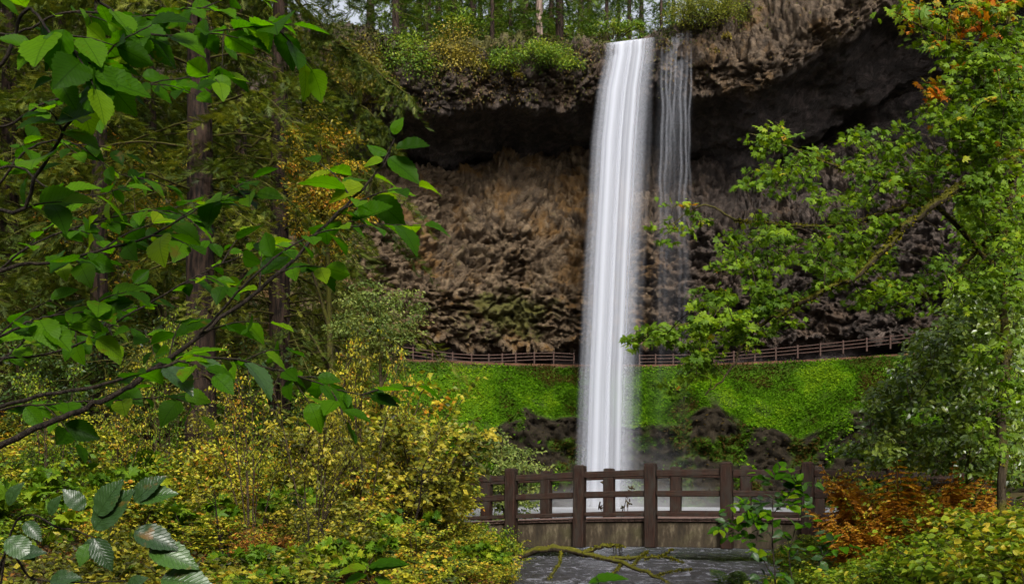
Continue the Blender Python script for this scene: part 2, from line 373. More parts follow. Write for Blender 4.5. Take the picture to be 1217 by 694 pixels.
# hillside between the trail and the pool
def hill_mat():
    m, nt, out = mat_new('earth_and_rock'); p = pos(nt)
    n1 = noise(nt, p, 1.1, 7, 0.68)
    rock = ramp(nt, n1, [(0.3, (0.004, 0.0035, 0.003)), (0.7, (0.028, 0.022, 0.014))])
    soil = ramp(nt, noise(nt, p, 2.5, 6, 0.7), [(0.3, (0.025, 0.06, 0.003)), (0.7, (0.065, 0.14, 0.005))])
    c = mixc(nt, attr(nt, 'green'), rock, soil)
    trail = ramp(nt, n1, [(0.3, (0.045, 0.024, 0.014)), (0.7, (0.12, 0.062, 0.035))])
    c = mixc(nt, attr(nt, 'trail'), c, trail)
    principled(nt, out, c, 0.9, 0.05, bump(nt, n1, 0.9, 0.3)); return m
def hillside():
    xs = np.arange(-42, 72, 0.26); nu = len(xs)
    w = lambda s, k, a: a * fbm(np.stack([xs * s, np.full_like(xs, k * 2.9), np.zeros_like(xs)], -1), 3, k)
    near = np.exp(-((xs - 11) / 9.0) ** 2) * 2.4
    left = sstep(2, -16, xs) * 6.0                              # on the left the slope runs further out
    edge = np.interp(xs, [-42, -14, -9, -4, -.7, 1.4, 4.4, 7, 16, 21, 24.7, 29, 33, 44, 72], [1.5, 2.0, 3.5, 6.0, 8.6, 10.6, 9.6, 9.4, 8.8, 10.5, 8.6, 7.0, 9.5, 7.0, 6.0]) + w(0.3, 3, 0.9)
    ctrl = [(0.5 + 0 * xs, 15.62 + 0 * xs), (-2.5 + w(.3, 21, .4), 15.62 + 0 * xs), (-3.3 + w(.3, 22, .4), 15.2 + 0 * xs), (-7.2 + near * .6 - left * .5 + w(.2, 23, 1), (15.2 + edge) / 2 + w(.2, 1, .7)),
            (-10.4 + near - left + w(.25, 24, .8), edge), (-11.3 + near - left + w(.25, 25, .8), edge - 1.0), (-12.0 + near - left + w(.3, 26, .7), edge * 0.45),
            (-13.4 + near - left + w(.3, 27, .6), 0.5 + 0 * xs), (-18 + near - left, -1.2 + 0 * xs)]
    cnt = [6, 4, 22, 22, 6, 16, 16, 10]
    O = []; Z = []; seg = []
    for i, n in enumerate(cnt):
        t = np.arange(n) / n
        O.append(ctrl[i][0][:, None] * (1 - t) + ctrl[i + 1][0][:, None] * t); Z.append(ctrl[i][1][:, None] * (1 - t) + ctrl[i + 1][1][:, None] * t); seg += [i + q for q in t]
    O.append(ctrl[-1][0][:, None]); Z.append(ctrl[-1][1][:, None]); seg.append(len(cnt))
    O = np.hstack(O); Z = np.hstack(Z); s = np.broadcast_to(np.array(seg), O.shape)
    V = np.stack([np.repeat(xs[:, None], O.shape[1], 1), Yc(xs)[:, None] + O, Z], -1)
    f1, f2, cv = voronoi(V * np.array([1.1, 1.1, 1.5]), 3)
    rocky = sstep(3.9, 4.6, s)
    slope = sstep(1.6, 2.6, s)
    d = slope * (0.5 * fbm(V * 0.5, 4, 8) + 1.5 * fbm(V * 0.16, 3, 28)) + rocky * (0.5 * (0.6 - f1) + 1.0 * (cv - .5) + .35 * (sstep(0, .15, f2 - f1) - 1) + 1.4 * fbm(V * 0.6, 5, 9, .65))
    V[..., 1] -= d; V[..., 2] += d * 0.5 * (1 - rocky)
    patch = sstep(0.12, 0.3, fbm(V * 0.28, 3, 15))
    green = np.clip(slope * (1 - rocky) - patch * slope * sstep(2.8, 4, s) * 0.7, 0, 1) + rocky * sstep(0.15, 0.3, fbm(V * 0.35, 4, 18)) * 0.6
    trail = 1 - sstep(1.4, 2.0, s)
    me = make_mesh('hillside', V.reshape(-1, 3), grid_faces(nu, O.shape[1]), hill_mat(), True, {'green': green.ravel(), 'trail': trail.ravel()})
    obj('hillside', me, kind='structure', label='steep green slope below the trail with dark rock at its foot')
    return V, green, s
HV, HG, HS = hillside()

# near ground
_sy = [-40, 0, 5, 9, 12, 15, 22, 30, 45, 80, 112]
def str_c(Y): return np.interp(Y, _sy, [4.0, 2.6, 1.6, 1.35, 1.6, 2.0, 3.4, 5, 8, 11, 11])
def str_w(Y): return np.interp(Y, _sy, [1.2, 1.2, 1.1, 1.15, 1.45, 1.9, 3.6, 6, 12, 22, 25])
def ground_h(X, Y):
    X = np.asarray(X, float); Y = np.asarray(Y, float)
    s = np.abs(X - str_c(Y)) - str_w(Y); L = X < str_c(Y)
    h = -0.75 + 1.2 * sstep(-0.9, 0.7, s)
    k = np.where(L, 0.13 * np.clip(Y / 20, 0.25, 1.2), 0.09)
    h = h + k * np.clip(s - 0.5, 0, 14) + 0.5 * np.clip(s - 14.5, 0, 30) + 0.8 * np.clip(s - 44.5, 0, 60)
    h = h + 0.75 * np.clip(-9 - Y, 0, 70)  # unseen slope behind the camera, added to block light from the low sky
    h = h + (0.18 * fbm(np.stack([X * 0.5, Y * 0.5, 0 * X], -1), 3, 41) + 0.06 * fbm(np.stack([X * 2, Y * 2, 0 * X], -1), 2, 42)) * sstep(-0.4, 0.8, s)
    return np.minimum(h, 55)
def soil_mat():
    m, nt, out = mat_new('forest_floor'); p = pos(nt)
    c = ramp(nt, noise(nt, p, 3.0, 8, 0.72), [(0.25, (0.016, 0.012, 0.007)), (0.5, (0.05, 0.035, 0.014)), (0.62, (0.06, 0.065, 0.014)), (0.8, (0.13, 0.08, 0.02))])
    principled(nt, out, c, 0.9, 0.15, bump(nt, noise(nt, p, 12, 6, 0.7), 0.8, 0.06)); return m
def ground():
    xs = np.concatenate([np.arange(-170, -26, 4.0), np.arange(-26, 24, 0.3), np.arange(24, 172, 4.0)])
    ys = np.concatenate([np.arange(-110, -2, 4.0), np.arange(-2, 34, 0.3), np.arange(34, 112, 2.0)])
    X, Y = np.meshgrid(xs, ys, indexing='ij'); Z = ground_h(X, Y)
    Z = np.where(Y > Yc(X) - 9, np.minimum(Z, 10), Z)
    obj('ground', make_mesh('ground', np.stack([X, Y, Z], -1).reshape(-1, 3), grid_faces(len(xs), len(ys)), soil_mat()), kind='structure', label='leaf littered forest floor on both banks')
ground()

def water_mat():
    m, nt, out = mat_new('stream_water'); p = pos(nt)
    r = noise(nt, mapping(nt, p, (1.3, 0.6, 1)), 3.2, 5, 0.62, 0.8); r2 = noise(nt, mapping(nt, p, (0.35, 0.9, 1)), 1.2, 5, 0.65, 1.2)
    fo = ramp(nt, noise(nt, mapping(nt, p, (1.5, 0.75, 1)), 2.2, 6, 0.7, 1.2), [(0.50, (0, 0, 0)), (0.70, (1, 1, 1))])
    c = mixc(nt, math_(nt, 'MULTIPLY', fo, 0.6), (0.03, 0.03, 0.034), (0.42, 0.42, 0.48))
    fm = attr(nt, 'foam'); c = mixc(nt, fm, c, (0.36, 0.37, 0.40))
    b = principled(nt, out, c, math_(nt, 'ADD', math_(nt, 'ADD', math_(nt, 'MULTIPLY', fo, 0.3), 0.13), math_(nt, 'MULTIPLY', fm, 0.5), True), 0.9, bump(nt, math_(nt, 'ADD', r, r2), 0.8, 0.16))
    b.inputs['IOR'].default_value = 1.33
    return m
def water():
    xs = np.arange(-20, 46, 0.5); ys = np.concatenate([np.arange(-6, 30, 0.2), np.arange(30, 104, 1.0)])
    X, Y = np.meshgrid(xs, ys, indexing='ij')
    q = np.stack([X * 1.1, Y * 0.8, 0 * X], -1)
    Z = 0.035 * fbm(q, 4, 77) * (1 - sstep(26, 40, Y))
    obj('stream', make_mesh('stream', np.stack([X, Y, Z], -1).reshape(-1, 3), grid_faces(len(xs), len(ys)), water_mat(), True, {'foam': (np.exp(-((X - 11) / 20) ** 2 - ((Y - 100) / 40) ** 2) * .9).ravel()}), kind='structure', label='grey rippled stream flowing from the plunge pool under the footbridge')
water()

# ------------------------------------------------------------------ waterfall
def fall_mat(name, dens, uscale, seed, lo=0.35, hi=0.62, amax=0.95, thin=False):
    m, nt, out = mat_new(name); uv = nt.nodes.new('ShaderNodeTexCoord').outputs['UV']
    sx = nt.nodes.new('ShaderNodeSeparateXYZ'); nt.links.new(uv, sx.inputs[0]); u, v = sx.outputs[0], sx.outputs[1]
    mp = N(nt, 'ShaderNodeMapping'); mp.inputs['Scale'].default_value = (uscale, 0.12 if not thin else 5.0, 1); mp.inputs['Location'].default_value = (seed, seed * .7, 0); nt.links.new(uv, mp.inputs['Vector'])
    st = noise(nt, mp.outputs[0], 1.0, 2, 0.5)
    edge = math_(nt, 'MULTIPLY', ramp(nt, u, [(0.0, (0, 0, 0)), (0.26 if not thin else .45, (1, 1, 1)), (0.66 if not thin else .55, (1, 1, 1)), (1.0, (0, 0, 0))], 'EASE'), ramp(nt, v, [(0.0, (1, 1, 1)), (0.9, (0.92,) * 3), (1.0, (0.7,) * 3)] if not thin else [(0.0, (1, 1, 1)), (.3, (.6,) * 3), (.6, (.15,) * 3), (1.0, (0, 0, 0))]))
    a = math_(nt, 'MULTIPLY', math_(nt, 'MULTIPLY', ramp(nt, st, [(lo, (dens,) * 3), (hi, (1, 1, 1))]), edge), amax)
    d = N(nt, 'ShaderNodeBsdfDiffuse'); d.inputs['Color'].default_value = (0.45, 0.47, 0.53, 1)
    t = N(nt, 'ShaderNodeBsdfTranslucent'); t.inputs['Color'].default_value = (0.45, 0.47, 0.53, 1)
    mx = N(nt, 'ShaderNodeMixShader'); mx.inputs[0].default_value = 0.3; nt.links.new(d.outputs[0], mx.inputs[1]); nt.links.new(t.outputs[0], mx.inputs[2])
    tr = N(nt, 'ShaderNodeBsdfTransparent'); m2 = N(nt, 'ShaderNodeMixShader')
    nt.links.new(a, m2.inputs[0]); nt.links.new(tr.outputs[0], m2.inputs[1]); nt.links.new(mx.outputs[0], m2.inputs[2]); nt.links.new(m2.outputs[0], out.inputs['Surface'])
    return m
LIPY = float(Yc(np.array(13.0))) - 8.6
def fall_sheet(name, mat, edges, nu, yoff, pleat, seed, parent, lip=True, bottom=604):
    """edges: list of (y, xl, xr) in photograph pixels; the sheet leaps out 5 m while it drops"""
    ys = np.concatenate([np.linspace(edges[0][0], edges[0][0] + 30, 14)[:-1], np.linspace(edges[0][0] + 30, bottom, 70)])
    e = np.array(edges, float); u = np.linspace(0, 1, nu)
    r = np.random.default_rng(seed); ph = r.uniform(0, 6.28, 8); fr = r.uniform(3, 22, 8)
    w = sum(np.sin(u * f_ + p_) / (1 + 0.06 * f_) for f_, p_ in zip(fr, ph)) / 8
    V = []; UV = []
    for k, y in enumerate(ys):
        xl = np.interp(y, e[:, 0], e[:, 1]); xr = np.interp(y, e[:, 0], e[:, 2]); t = (y - ys[0]) / (bottom - ys[0])
        d = LIPY - 0.4 - 5.0 * t ** 0.55 + yoff - pleat * w * min(1, 0.3 + 3 * t)
        tilt = (1 - u) * 8.0 if lip else 0 * u                                    # the lip is lower on the left
        yy = y + tilt * (1 - t)
        x = xl + (xr - xl) * u + (0 if lip else .9 * math.sin(y * .045 + seed) + .5 * math.sin(y * .11 + seed * 2.1))
        V.append(np.stack([(x - CX) / F * d, d, EYE + (HY - yy) / F * d], -1)); UV.append(np.stack([u, np.full(nu, t)], -1))
    if lip:                                                                        # water sliding over the brink
        top = V[0]
        for q in (0.7, 2.0, 5.0):
            row = top + np.array([0, q, 0.16 * (1 - math.exp(-q))]); V.insert(0, row); UV.insert(0, UV[0] * np.array([1, 0]))
    V = np.array(V); UV = np.array(UV); n = len(V)
    return obj(name, make_mesh(name, V.transpose(1, 0, 2).reshape(-1, 3), grid_faces(nu, n), mat, True, uv=UV.transpose(1, 0, 2).reshape(-1, 2)), parent)
wf = thing('waterfall', 'tall silky white waterfall dropping from the cliff lip into the pool', 'waterfall', P(722, 600, 100.5)); wf['kind'] = 'structure'
def fall_child(*a, **k):
    o = fall_sheet(*a, **k); o.matrix_parent_inverse.translation = [-v for v in wf.location]; return o
E = [(44, 717, 782), (60, 716, 781), (100, 707, 777), (160, 700, 773), (300, 692, 766), (450, 685, 760), (560, 681, 759), (604, 679, 760)]
fall_child('water_curtain', fall_mat('falling_water', 0.30, 8, 3.0, .36, .66), E, 80, 0.0, 0.9, 1, wf)
fall_child('water_curtain', fall_mat('falling_water_back', 0.15, 6, 7.7, .38, .66, .8), [(y, l + 2, r_ + 2 + 4 * (y > 100)) for y, l, r_ in E], 60, 0.9, 0.7, 2, wf)
fall_child('water_curtain', fall_mat('falling_water_front', 0.0, 10, 12.1, 0.48, 0.72, 0.75), [(y, l + 4, r_ - 8) for y, l, r_ in E], 60, -0.7, 0.8, 3, wf)
thin = fall_mat('thin_water', 0.12, 1.6, 5.0, 0.35, 0.65, 0.28, thin=True)
for (xt, wd, b, yt) in [(787, 6, 560, 44), (793, 5, 480, 42), (798, 4, 330, 41), (803, 4, 300, 40), (810, 5, 520, 38), (816, 6, 560, 36), (821, 4, 400, 36)]:
    fall_child('water_strand', thin, [(yt, xt - wd * .35, xt + wd * .35), (b, xt - wd - 3, xt + wd - 3)], 8, 0.5, 0.2, xt, wf, lip=False, bottom=b)
fall_child('water_veil', fall_mat('water_veil', 0.35, 4, 21.0, 0.3, 0.7, 0.16, thin=True), [(40, 780, 826), (200, 772, 824), (600, 756, 830)], 30, 0.9, 0.3, 9, wf, lip=False, bottom=600)

# spray drifting at the foot of the falls
def spray(loc, sc, label, dens):
    import bmesh
    bm = bmesh.new(); bmesh.ops.create_icosphere(bm, subdivisions=3, radius=1.0); me = bpy.data.meshes.new('spray'); bm.to_mesh(me); bm.free()
    m, nt, out = mat_new('spray'); c = nt.nodes.new('ShaderNodeTexCoord').outputs['Object']
    ln = nt.nodes.new('ShaderNodeVectorMath'); ln.operation = 'LENGTH'; nt.links.new(c, ln.inputs[0])
    fo = ramp(nt, ln.outputs['Value'], [(0.0, (1, 1, 1)), (0.5, (0.35,) * 3), (1.0, (0, 0, 0))])
    d = math_(nt, 'MULTIPLY', fo, dens)
    v = N(nt, 'ShaderNodeVolumePrincipled'); v.inputs['Color'].default_value = (0.93, 0.94, 0.98, 1); nt.links.new(d, v.inputs['Density']); v.inputs['Anisotropy'].default_value = 0.2
    nt.links.new(v.outputs[0], out.inputs['Volume']); me.materials.append(m)
    o = obj('spray', me, kind='stuff', label=label, cat='spray'); o.location = loc; o.scale = sc
spray((12.5, 99.5, 0.6), (9, 6, 7), 'pale spray drifting round the foot of the waterfall', 0.04)
spray((10.5, 94.0, 0.1), (17, 13, 2.3), 'low white mist lying on the plunge pool', 0.045)
# ------------------------------------------------------------------ footbridge
M_POST = wood_mat('post_wood', (0.008, 0.004, 0.003), (0.038, 0.018, 0.012), vert=True)
M_RAIL = wood_mat('rail_wood', (0.010, 0.005, 0.0035), (0.045, 0.022, 0.015))
M_DECK = wood_mat('deck_wood', (0.13, 0.08, 0.065), (0.26, 0.17, 0.14), (0.08, 0.055, 0.045))
def girder_mat():
    m, nt, out = mat_new('stained_girder'); p = gen(nt)
    st = noise(nt, mapping(nt, p, (6, 6, 1.8)), 1.0, 6, 0.7)
    c = ramp(nt, st, [(0.3, (0.012, 0.010, 0.007)), (0.52, (0.042, 0.031, 0.019)), (0.74, (0.16, 0.13, 0.085))])
    c = mixc(nt, ramp(nt, noise(nt, p, 3.0, 5, 0.7), [(0.5, (0, 0, 0)), (0.7, (1, 1, 1))]), c, (0.05, 0.045, 0.02))
    principled(nt, out, c, 0.8, 0.2, bump(nt, st, 0.5, 0.02)); return m
M_GIRD = girder_mat()
BR0 = np.array([0.03, 23.0]); BRD = np.array([1.505, -0.625]); BRL = float(np.linalg.norm(BRD)); BU = BRD / BRL; BN = np.array([-BU[1], BU[0]]); BW = 2.0
BRZ = lambda i: -0.012 * (i - 2.7) ** 2
def bp(i, side, z):             # side 0 near edge, 1 far edge
    p = BR0 + BRD * i + BN * (BW * side); return np.array([p[0], p[1], z + BRZ(i)])
bridge = thing('footbridge', 'dark brown timber footbridge with three railed sides crossing the stream', 'bridge', (*(BR0 + BRD * 2), 0.3))
bridge['label'] = 'dark brown timber footbridge with square posts and three rails crossing the stream'
def bchild(name, mb, mat, smooth=False, org=None):
    me = mb.mesh(name, mat, smooth); o = obj(name, me, bridge)
    o.matrix_parent_inverse.translation = [-v for v in bridge.location]; return o
def local_bar(name, p0, p1, w, h, mat, bev=0.012, up=(0, 0, 1)):
    """bar in its own local frame so that the grain follows it"""
    p0 = np.asarray(p0, float); p1 = np.asarray(p1, float); c = (p0 + p1) / 2; L = np.linalg.norm(p1 - p0)
    mb = MB(); vert = abs((p1 - p0)[2]) > 0.9 * L
    if vert: mb.box((0, 0, -L / 2), (0, 0, L / 2), w, h, up=(BN[0], BN[1], 0), bev=bev)
    else: mb.box((-L / 2, 0, 0), (L / 2, 0, 0), w, h, bev=bev)
    o = bchild(name, mb, mat); o.location = c
    if not vert:
        d = (p1 - p0) / L; o.rotation_euler = (0, -math.asin(d[2]), math.atan2(d[1], d[0]))
    return o
I0, I1 = -3, 7
for side in (0, 1):
    out_ = -0.17 if side == 0 else 0.17 / 1.0
    def q(i, z, off=0.0):
        p = bp(i, side, z); n = BN * off; return p + np.array([n[0], n[1], 0])
    sgn = -1 if side == 0 else 1
    rr = np.random.default_rng(5 + side)
    for i in range(I0, I1 + 1):
        top = 2.09 if side == 0 else 2.07
        # post with a pyramid-chamfered head
        mb = MB(); H = top - (0.27 if side == 0 else 0.30); w = 0.245
        mb.box((0, 0, 0), (0, 0, H - 0.05), w, w, up=(BN[0], BN[1], 0), bev=0.018)
        hd = []; 
        for (z, s_) in ((H - 0.05, 1.0), (H - 0.02, 0.93), (H, 0.6)):
            for (a, b) in ((1, 1), (-1, 1), (-1, -1), (1, -1)):
                hd.append(np.array([*(BU * a + BN * b) * (w / 2 - 0.004) * s_, z]))
        Q = [(r_ * 4 + j, r_ * 4 + (j + 1) % 4, r_ * 4 + 4 + (j + 1) % 4, r_ * 4 + 4 + j) for r_ in (0, 1) for j in range(4)] + [(8, 9, 10, 11)]
        mb.add(hd, Q)
        o = bchild('post', mb, M_POST); o.location = q(i, 0.27 if side == 0 else 0.30, sgn * 0.13)
        o.rotation_euler = (rr.normal(0, 0.008), rr.normal(0, 0.008), rr.normal(0, 0.02))
    for i in range(I0, I1):
        for (z, h, w) in ((1.865, 0.14, 0.115), (1.43, 0.13, 0.10), (0.985, 0.085, 0.10)):
            g = 0.128 / BRL
            local_bar('rail', q(i + g, z + rr.normal(0, .006), sgn * 0.13), q(i + 1 - g, z + rr.normal(0, .006), sgn * 0.13), w, h, M_RAIL)
    for i in range(I0, I1):     # side girder, one length per bay
        local_bar('girder', q(i + 0.002, 0.55, sgn * -0.08), q(i + 0.998, 0.55, sgn * -0.08), 0.16, 0.54, M_GIRD, 0.008)
nP = int((I1 - I0) * BRL / 0.152)
plank = None
for k in range(nP):
    i = I0 + (k + 0.5) * (I1 - I0) / nP
    c = bp(i, 0.5, 0.862)
    if plank is None:
        mb = MB(); mb.box((-(BW + 0.10) / 2, 0, 0), ((BW + 0.10) / 2, 0, 0), 0.143, 0.06, bev=0.006); plank = bchild('deck_plank', mb, M_DECK); o = plank
    else:
        o = plank.copy(); S.collection.objects.link(o)
    o.location = c; o.rotation_euler = (0, 0, math.atan2(BN[1], BN[0]))
for i, nm in ((I0 + 0.3, 'abutment'), (I1 - 0.3, 'abutment')):
    mb = MB(); a = bp(i, -0.02, 0); b = bp(i, 1.02, 0); a[2] = b[2] = -0.35; mb.box(a, b, 0.7, 1.2, bev=0.04); bchild(nm, mb, M_GIRD)

# ------------------------------------------------------------------ trail fences on the cliff
M_FENCE = wood_mat('fence_wood', (0.035, 0.018, 0.014), (0.09, 0.05, 0.04), vert=True)
def fence(label, xs, zf, yf, post_h=1.25, rails=(0.35, 0.72, 1.08), pw=0.16, rh=0.10, group=None):
    xs = np.asarray(xs, float); base = np.stack([xs, yf(xs), zf(xs)], 1)
    t = thing('trail_fence', label, 'fence', base[0], group)
    def ch(name, mb):
        o = obj(name, mb.mesh(name, M_FENCE, False), t); o.matrix_parent_inverse.translation = [-v for v in t.location]; return o
    for p in base:
        mb = MB(); mb.box(p - [0, 0, 0.2], p + [0, 0, post_h], pw, pw, up=(0, 1, 0), bev=0.02); ch('post', mb)
    for a, b in zip(base[:-1], base[1:]):
        for r_ in rails:
            mb = MB(); u = (b - a) / np.linalg.norm(b - a) * (pw / 2 + 0.002); mb.box(a + u + [0, 0, r_], b - u + [0, 0, r_], 0.07, rh, bev=0.012); ch('rail', mb)
fx = lambda pxs, d: (np.array(pxs, float) - CX) / F * d
yF = lambda X: Yc(X) - 2.05
zT = lambda X: 15.55 + 0 * X
def colX(pxs): 
    X = fx(pxs, 110.0)
    for _ in range(4): X = (np.array(pxs, float) - CX) / F * yF(X)
    return X
fence('low brown rail fence along the trail left of the waterfall', colX([447, 469, 491, 514, 538, 560.5, 581, 597, 613, 635, 658, 682]), lambda X: 15.6 + 0.25 * np.sin(X * .35), yF)
fence('low brown rail fence along the trail right of the waterfall', colX([760, 779, 800, 824, 848, 872, 897, 922, 948, 975, 1002, 1030, 1058, 1088]), lambda X: 15.6 + 0.05 * np.maximum(X - 22, 0), yF)
tX = lambda pxs: fx(pxs, 110.5)
fence('thin grey fence on the brink among the fir trunks above the cliff', tX([568, 588, 610, 632, 650, 668]), lambda X: top_z(X) + 0.35, lambda X: Yc(X) - 2.5, 1.1, (0.6, 1.0), 0.14, 0.09)
# ------------------------------------------------------------------ plant toolkit
T_DIA = (np.array([(0, 0, 0), (-.30, .45, .07), (0, 1, -.06), (.30, .45, .07)]), np.array([(0, 3, 2), (0, 2, 1)]))
T_OVA = (np.array([(0, 0, 0), (-.24, .2, .05), (.24, .2, .05), (-.33, .48, .06), (.33, .48, .06), (-.2, .78, .0), (.2, .78, .0), (0, 1, -.10), (0, .45, -.02)]),
         np.array([(0, 2, 8), (2, 4, 8), (4, 6, 8), (6, 7, 8), (7, 5, 8), (5, 3, 8), (3, 1, 8), (1, 0, 8)]))
_mo = [(0, .04), (.30, .02), (.56, .22), (.33, .40), (.52, .78), (.19, .62), (0, 1.0), (-.19, .62), (-.52, .78), (-.33, .40), (-.56, .22), (-.30, .02)]
T_MAP = (np.array([(x, y, -.10 * (abs(x) > .4 or y > .9) + .02) for x, y in _mo] + [(0, .36, .05)]), np.array([(i, (i + 1) % 12, 12) for i in range(12)]))
def _spray():
    V = []; T = []
    def fin(b, a, l, w):
        d = np.array([math.sin(a), math.cos(a)]); s_ = np.array([d[1], -d[0]]); n = len(V)
        for q in (b - s_ * w, b + s_ * w, b + d * l): V.append((q[0], q[1], -0.18 * (q[0] ** 2 + max(0, q[1] - .4) ** 2)))
        T.append((n, n + 1, n + 2))
    fin(np.array([0, 0.]), 0, 1.0, .05)
    for k, y in enumerate((.15, .32, .5, .68)):
        for s_ in (-1, 1): fin(np.array([0, y]), s_ * (0.85 - .12 * k), .48 - .07 * k, .042)
    return np.array(V), np.array(T)
T_SPR = _spray()

def unit(v): return v / (np.linalg.norm(v, axis=-1, keepdims=True) + 1e-9)
class Leaves:
    def __init__(s): s.p = []; s.d = []; s.n = []; s.s = []; s.r = []
    def add(s, p, d, n, size, r): s.p.append(p); s.d.append(d); s.n.append(n); s.s.append(np.broadcast_to(size, (len(p),))); s.r.append(np.broadcast_to(r, (len(p),)))
    def count(s): return sum(len(q) for q in s.p)
    def mesh(s, name, tmpl, mat, smooth=False, extra=None):
        p = np.vstack(s.p); d = unit(np.vstack(s.d)); n = np.vstack(s.n); sz = np.concatenate(s.s); r = np.concatenate(s.r)
        x = unit(np.cross(d, n)); n = np.cross(x, d); tv, tf = tmpl; k = len(tv)
        V = p[:, None] + sz[:, None, None] * (tv[None, :, 0:1] * x[:, None] + tv[None, :, 1:2] * d[:, None] + tv[None, :, 2:3] * n[:, None])
        Fc = (tf[None] + (np.arange(len(p)) * k)[:, None, None]).reshape(-1, tf.shape[1])
        V = V.reshape(-1, 3); rn = np.repeat(r, k); fs = [Fc]
        if extra is not None:
            ev = np.vstack(extra.V); fs.append(np.vstack(extra.Q) + len(V)); V = np.vstack([V, ev]); rn = np.concatenate([rn, np.full(len(ev), .15)])
        return make_mesh(name, V, fs, mat, smooth, {'rnd': rn})

def leaf_ball(L, r, c, n, rad, size, flat=0.6, droop=0.35, tilt=0.55, tone=None, jit=0.18, ssd=0.22, face=(0, -0.25, 1.0)):
    """n leaves filling a flattened ball: one leaf clump"""
    q = unit(r.normal(size=(n, 3))) * (r.random((n, 1)) ** 0.45) * rad; q[:, 2] *= flat
    d = unit(q * np.array([1, 1, .3]) + r.normal(size=(n, 3)) * rad * 0.5); d[:, 2] -= droop
    nn = np.array(face) + r.normal(size=(n, 3)) * tilt
    t = r.random() if tone is None else tone
    L.add(c + q, d, nn, size * np.clip(r.normal(1, ssd, n), .5, 1.6), np.clip(t + r.normal(0, jit, n), 0, 1))

def twig_leaves(L, r, pts, step, size, tone, jit=0.22, droop=0.3, tilt=0.4, face=(0, -0.3, 1.0), start=0.2):
    """leaves alternate along a twig"""
    pts = np.asarray(pts); seg = np.linalg.norm(np.diff(pts, axis=0), axis=1); tot = seg.sum(); n = max(2, int(tot * (1 - start) / step))
    t = start + (1 - start) * (np.arange(n) + .5) / n; cum = np.concatenate([[0], np.cumsum(seg)]) / tot
    p = np.stack([np.interp(t, cum, pts[:, i]) for i in range(3)], -1); tan = unit(np.gradient(p, axis=0))
    side = unit(np.cross(tan, [0, 0, 1.0])) * np.where(np.arange(n) % 2, 1, -1)[:, None]
    d = tan * 0.6 + side * 0.9 + r.normal(size=(n, 3)) * 0.25; d[:, 2] -= droop
    L.add(p, d, np.array(face) + r.normal(size=(n, 3)) * tilt, size * np.clip(r.normal(1, .2, n), .55, 1.5), np.clip(tone + r.normal(0, jit, n), 0, 1))

def shrub_geo(seed, h, spread, nstem, ntwig, step, size, tmpl, mstem, mleaf, dens=1.0, lean=(0, 0), name='shrub', flat=False, stem_r=0.012, bare=0.25):
    r = np.random.default_rng(seed); B = MB(); L = Leaves()
    for k in range(nstem):
        az = r.uniform(0, 6.283); out = spread * r.uniform(0.25, 1.0); hh = h * r.uniform(0.4, 1.0)
        b = np.array([math.cos(az), math.sin(az), 0]) * spread * 0.18 * r.random()
        top = np.array([math.cos(az) * out + lean[0], math.sin(az) * out + lean[1], hh])
        mid = (b + top) / 2 + np.array([0, 0, hh * 0.16]) + r.normal(size=3) * spread * 0.08
        st = spline([b, mid, top], 9); B.tube(st, np.linspace(stem_r, stem_r * .3, 9), 5)
        tone = r.random()
        for j in range(ntwig):
            t = r.uniform(bare, 1.0); i = min(int(t * 8), 7); p0 = st[i] * (1 - (t * 8 - i)) + st[i + 1] * (t * 8 - i)
            a2 = az + r.normal(0, 1.3); ln = spread * r.uniform(0.3, 0.62) * (1.15 - 0.5 * t)
            dr = np.array([math.cos(a2), math.sin(a2), r.uniform(-.05, .95) if not flat else r.uniform(-.1, .2)])
            p1 = p0 + dr * ln; pm = (p0 + p1) / 2 + np.array([0, 0, ln * .12]); tw = spline([p0, pm, p1 - [0, 0, ln * .08]], 5)
            B.tube(tw, np.linspace(stem_r * .4, stem_r * .15, 5), 3, cap=False)
            tt = np.clip(tone * .5 + r.random() * .5, 0, 1)
            twig_leaves(L, r, tw, step / dens, size, tt, start=0.05, tilt=.95, face=(0, -.5, .7))
            for q in range(2):    # side twiglets
                t3 = r.uniform(.3, 1); p3 = tw[int(t3 * 4)]; e = p3 + np.array([math.cos(a2 + r.choice([-1, 1]) * .9), math.sin(a2 + r.choice([-1, 1]) * .9), r.uniform(-.15, .35)]) * ln * .5
                twig_leaves(L, r, spline([p3, e], 3), step / dens, size * .9, tt, start=0.0, tilt=.95, face=(0, -.5, .7))
    return B.mesh('stems', mstem, True), L.mesh('foliage', tmpl, mleaf)

def place(geo, names, root, label, cat, group, loc, rz, sc, kinds=None):
    t = obj(root, None, None, label, cat, group, None, loc); t.rotation_euler = (0, 0, rz); t.scale = (sc, sc, sc) if np.isscalar(sc) else sc
    for nm, me in zip(names, geo):
        o = obj(nm, me, t)
        if nm in ('foliage', 'crown', 'limbs'): o['kind'] = 'stuff'
    return t

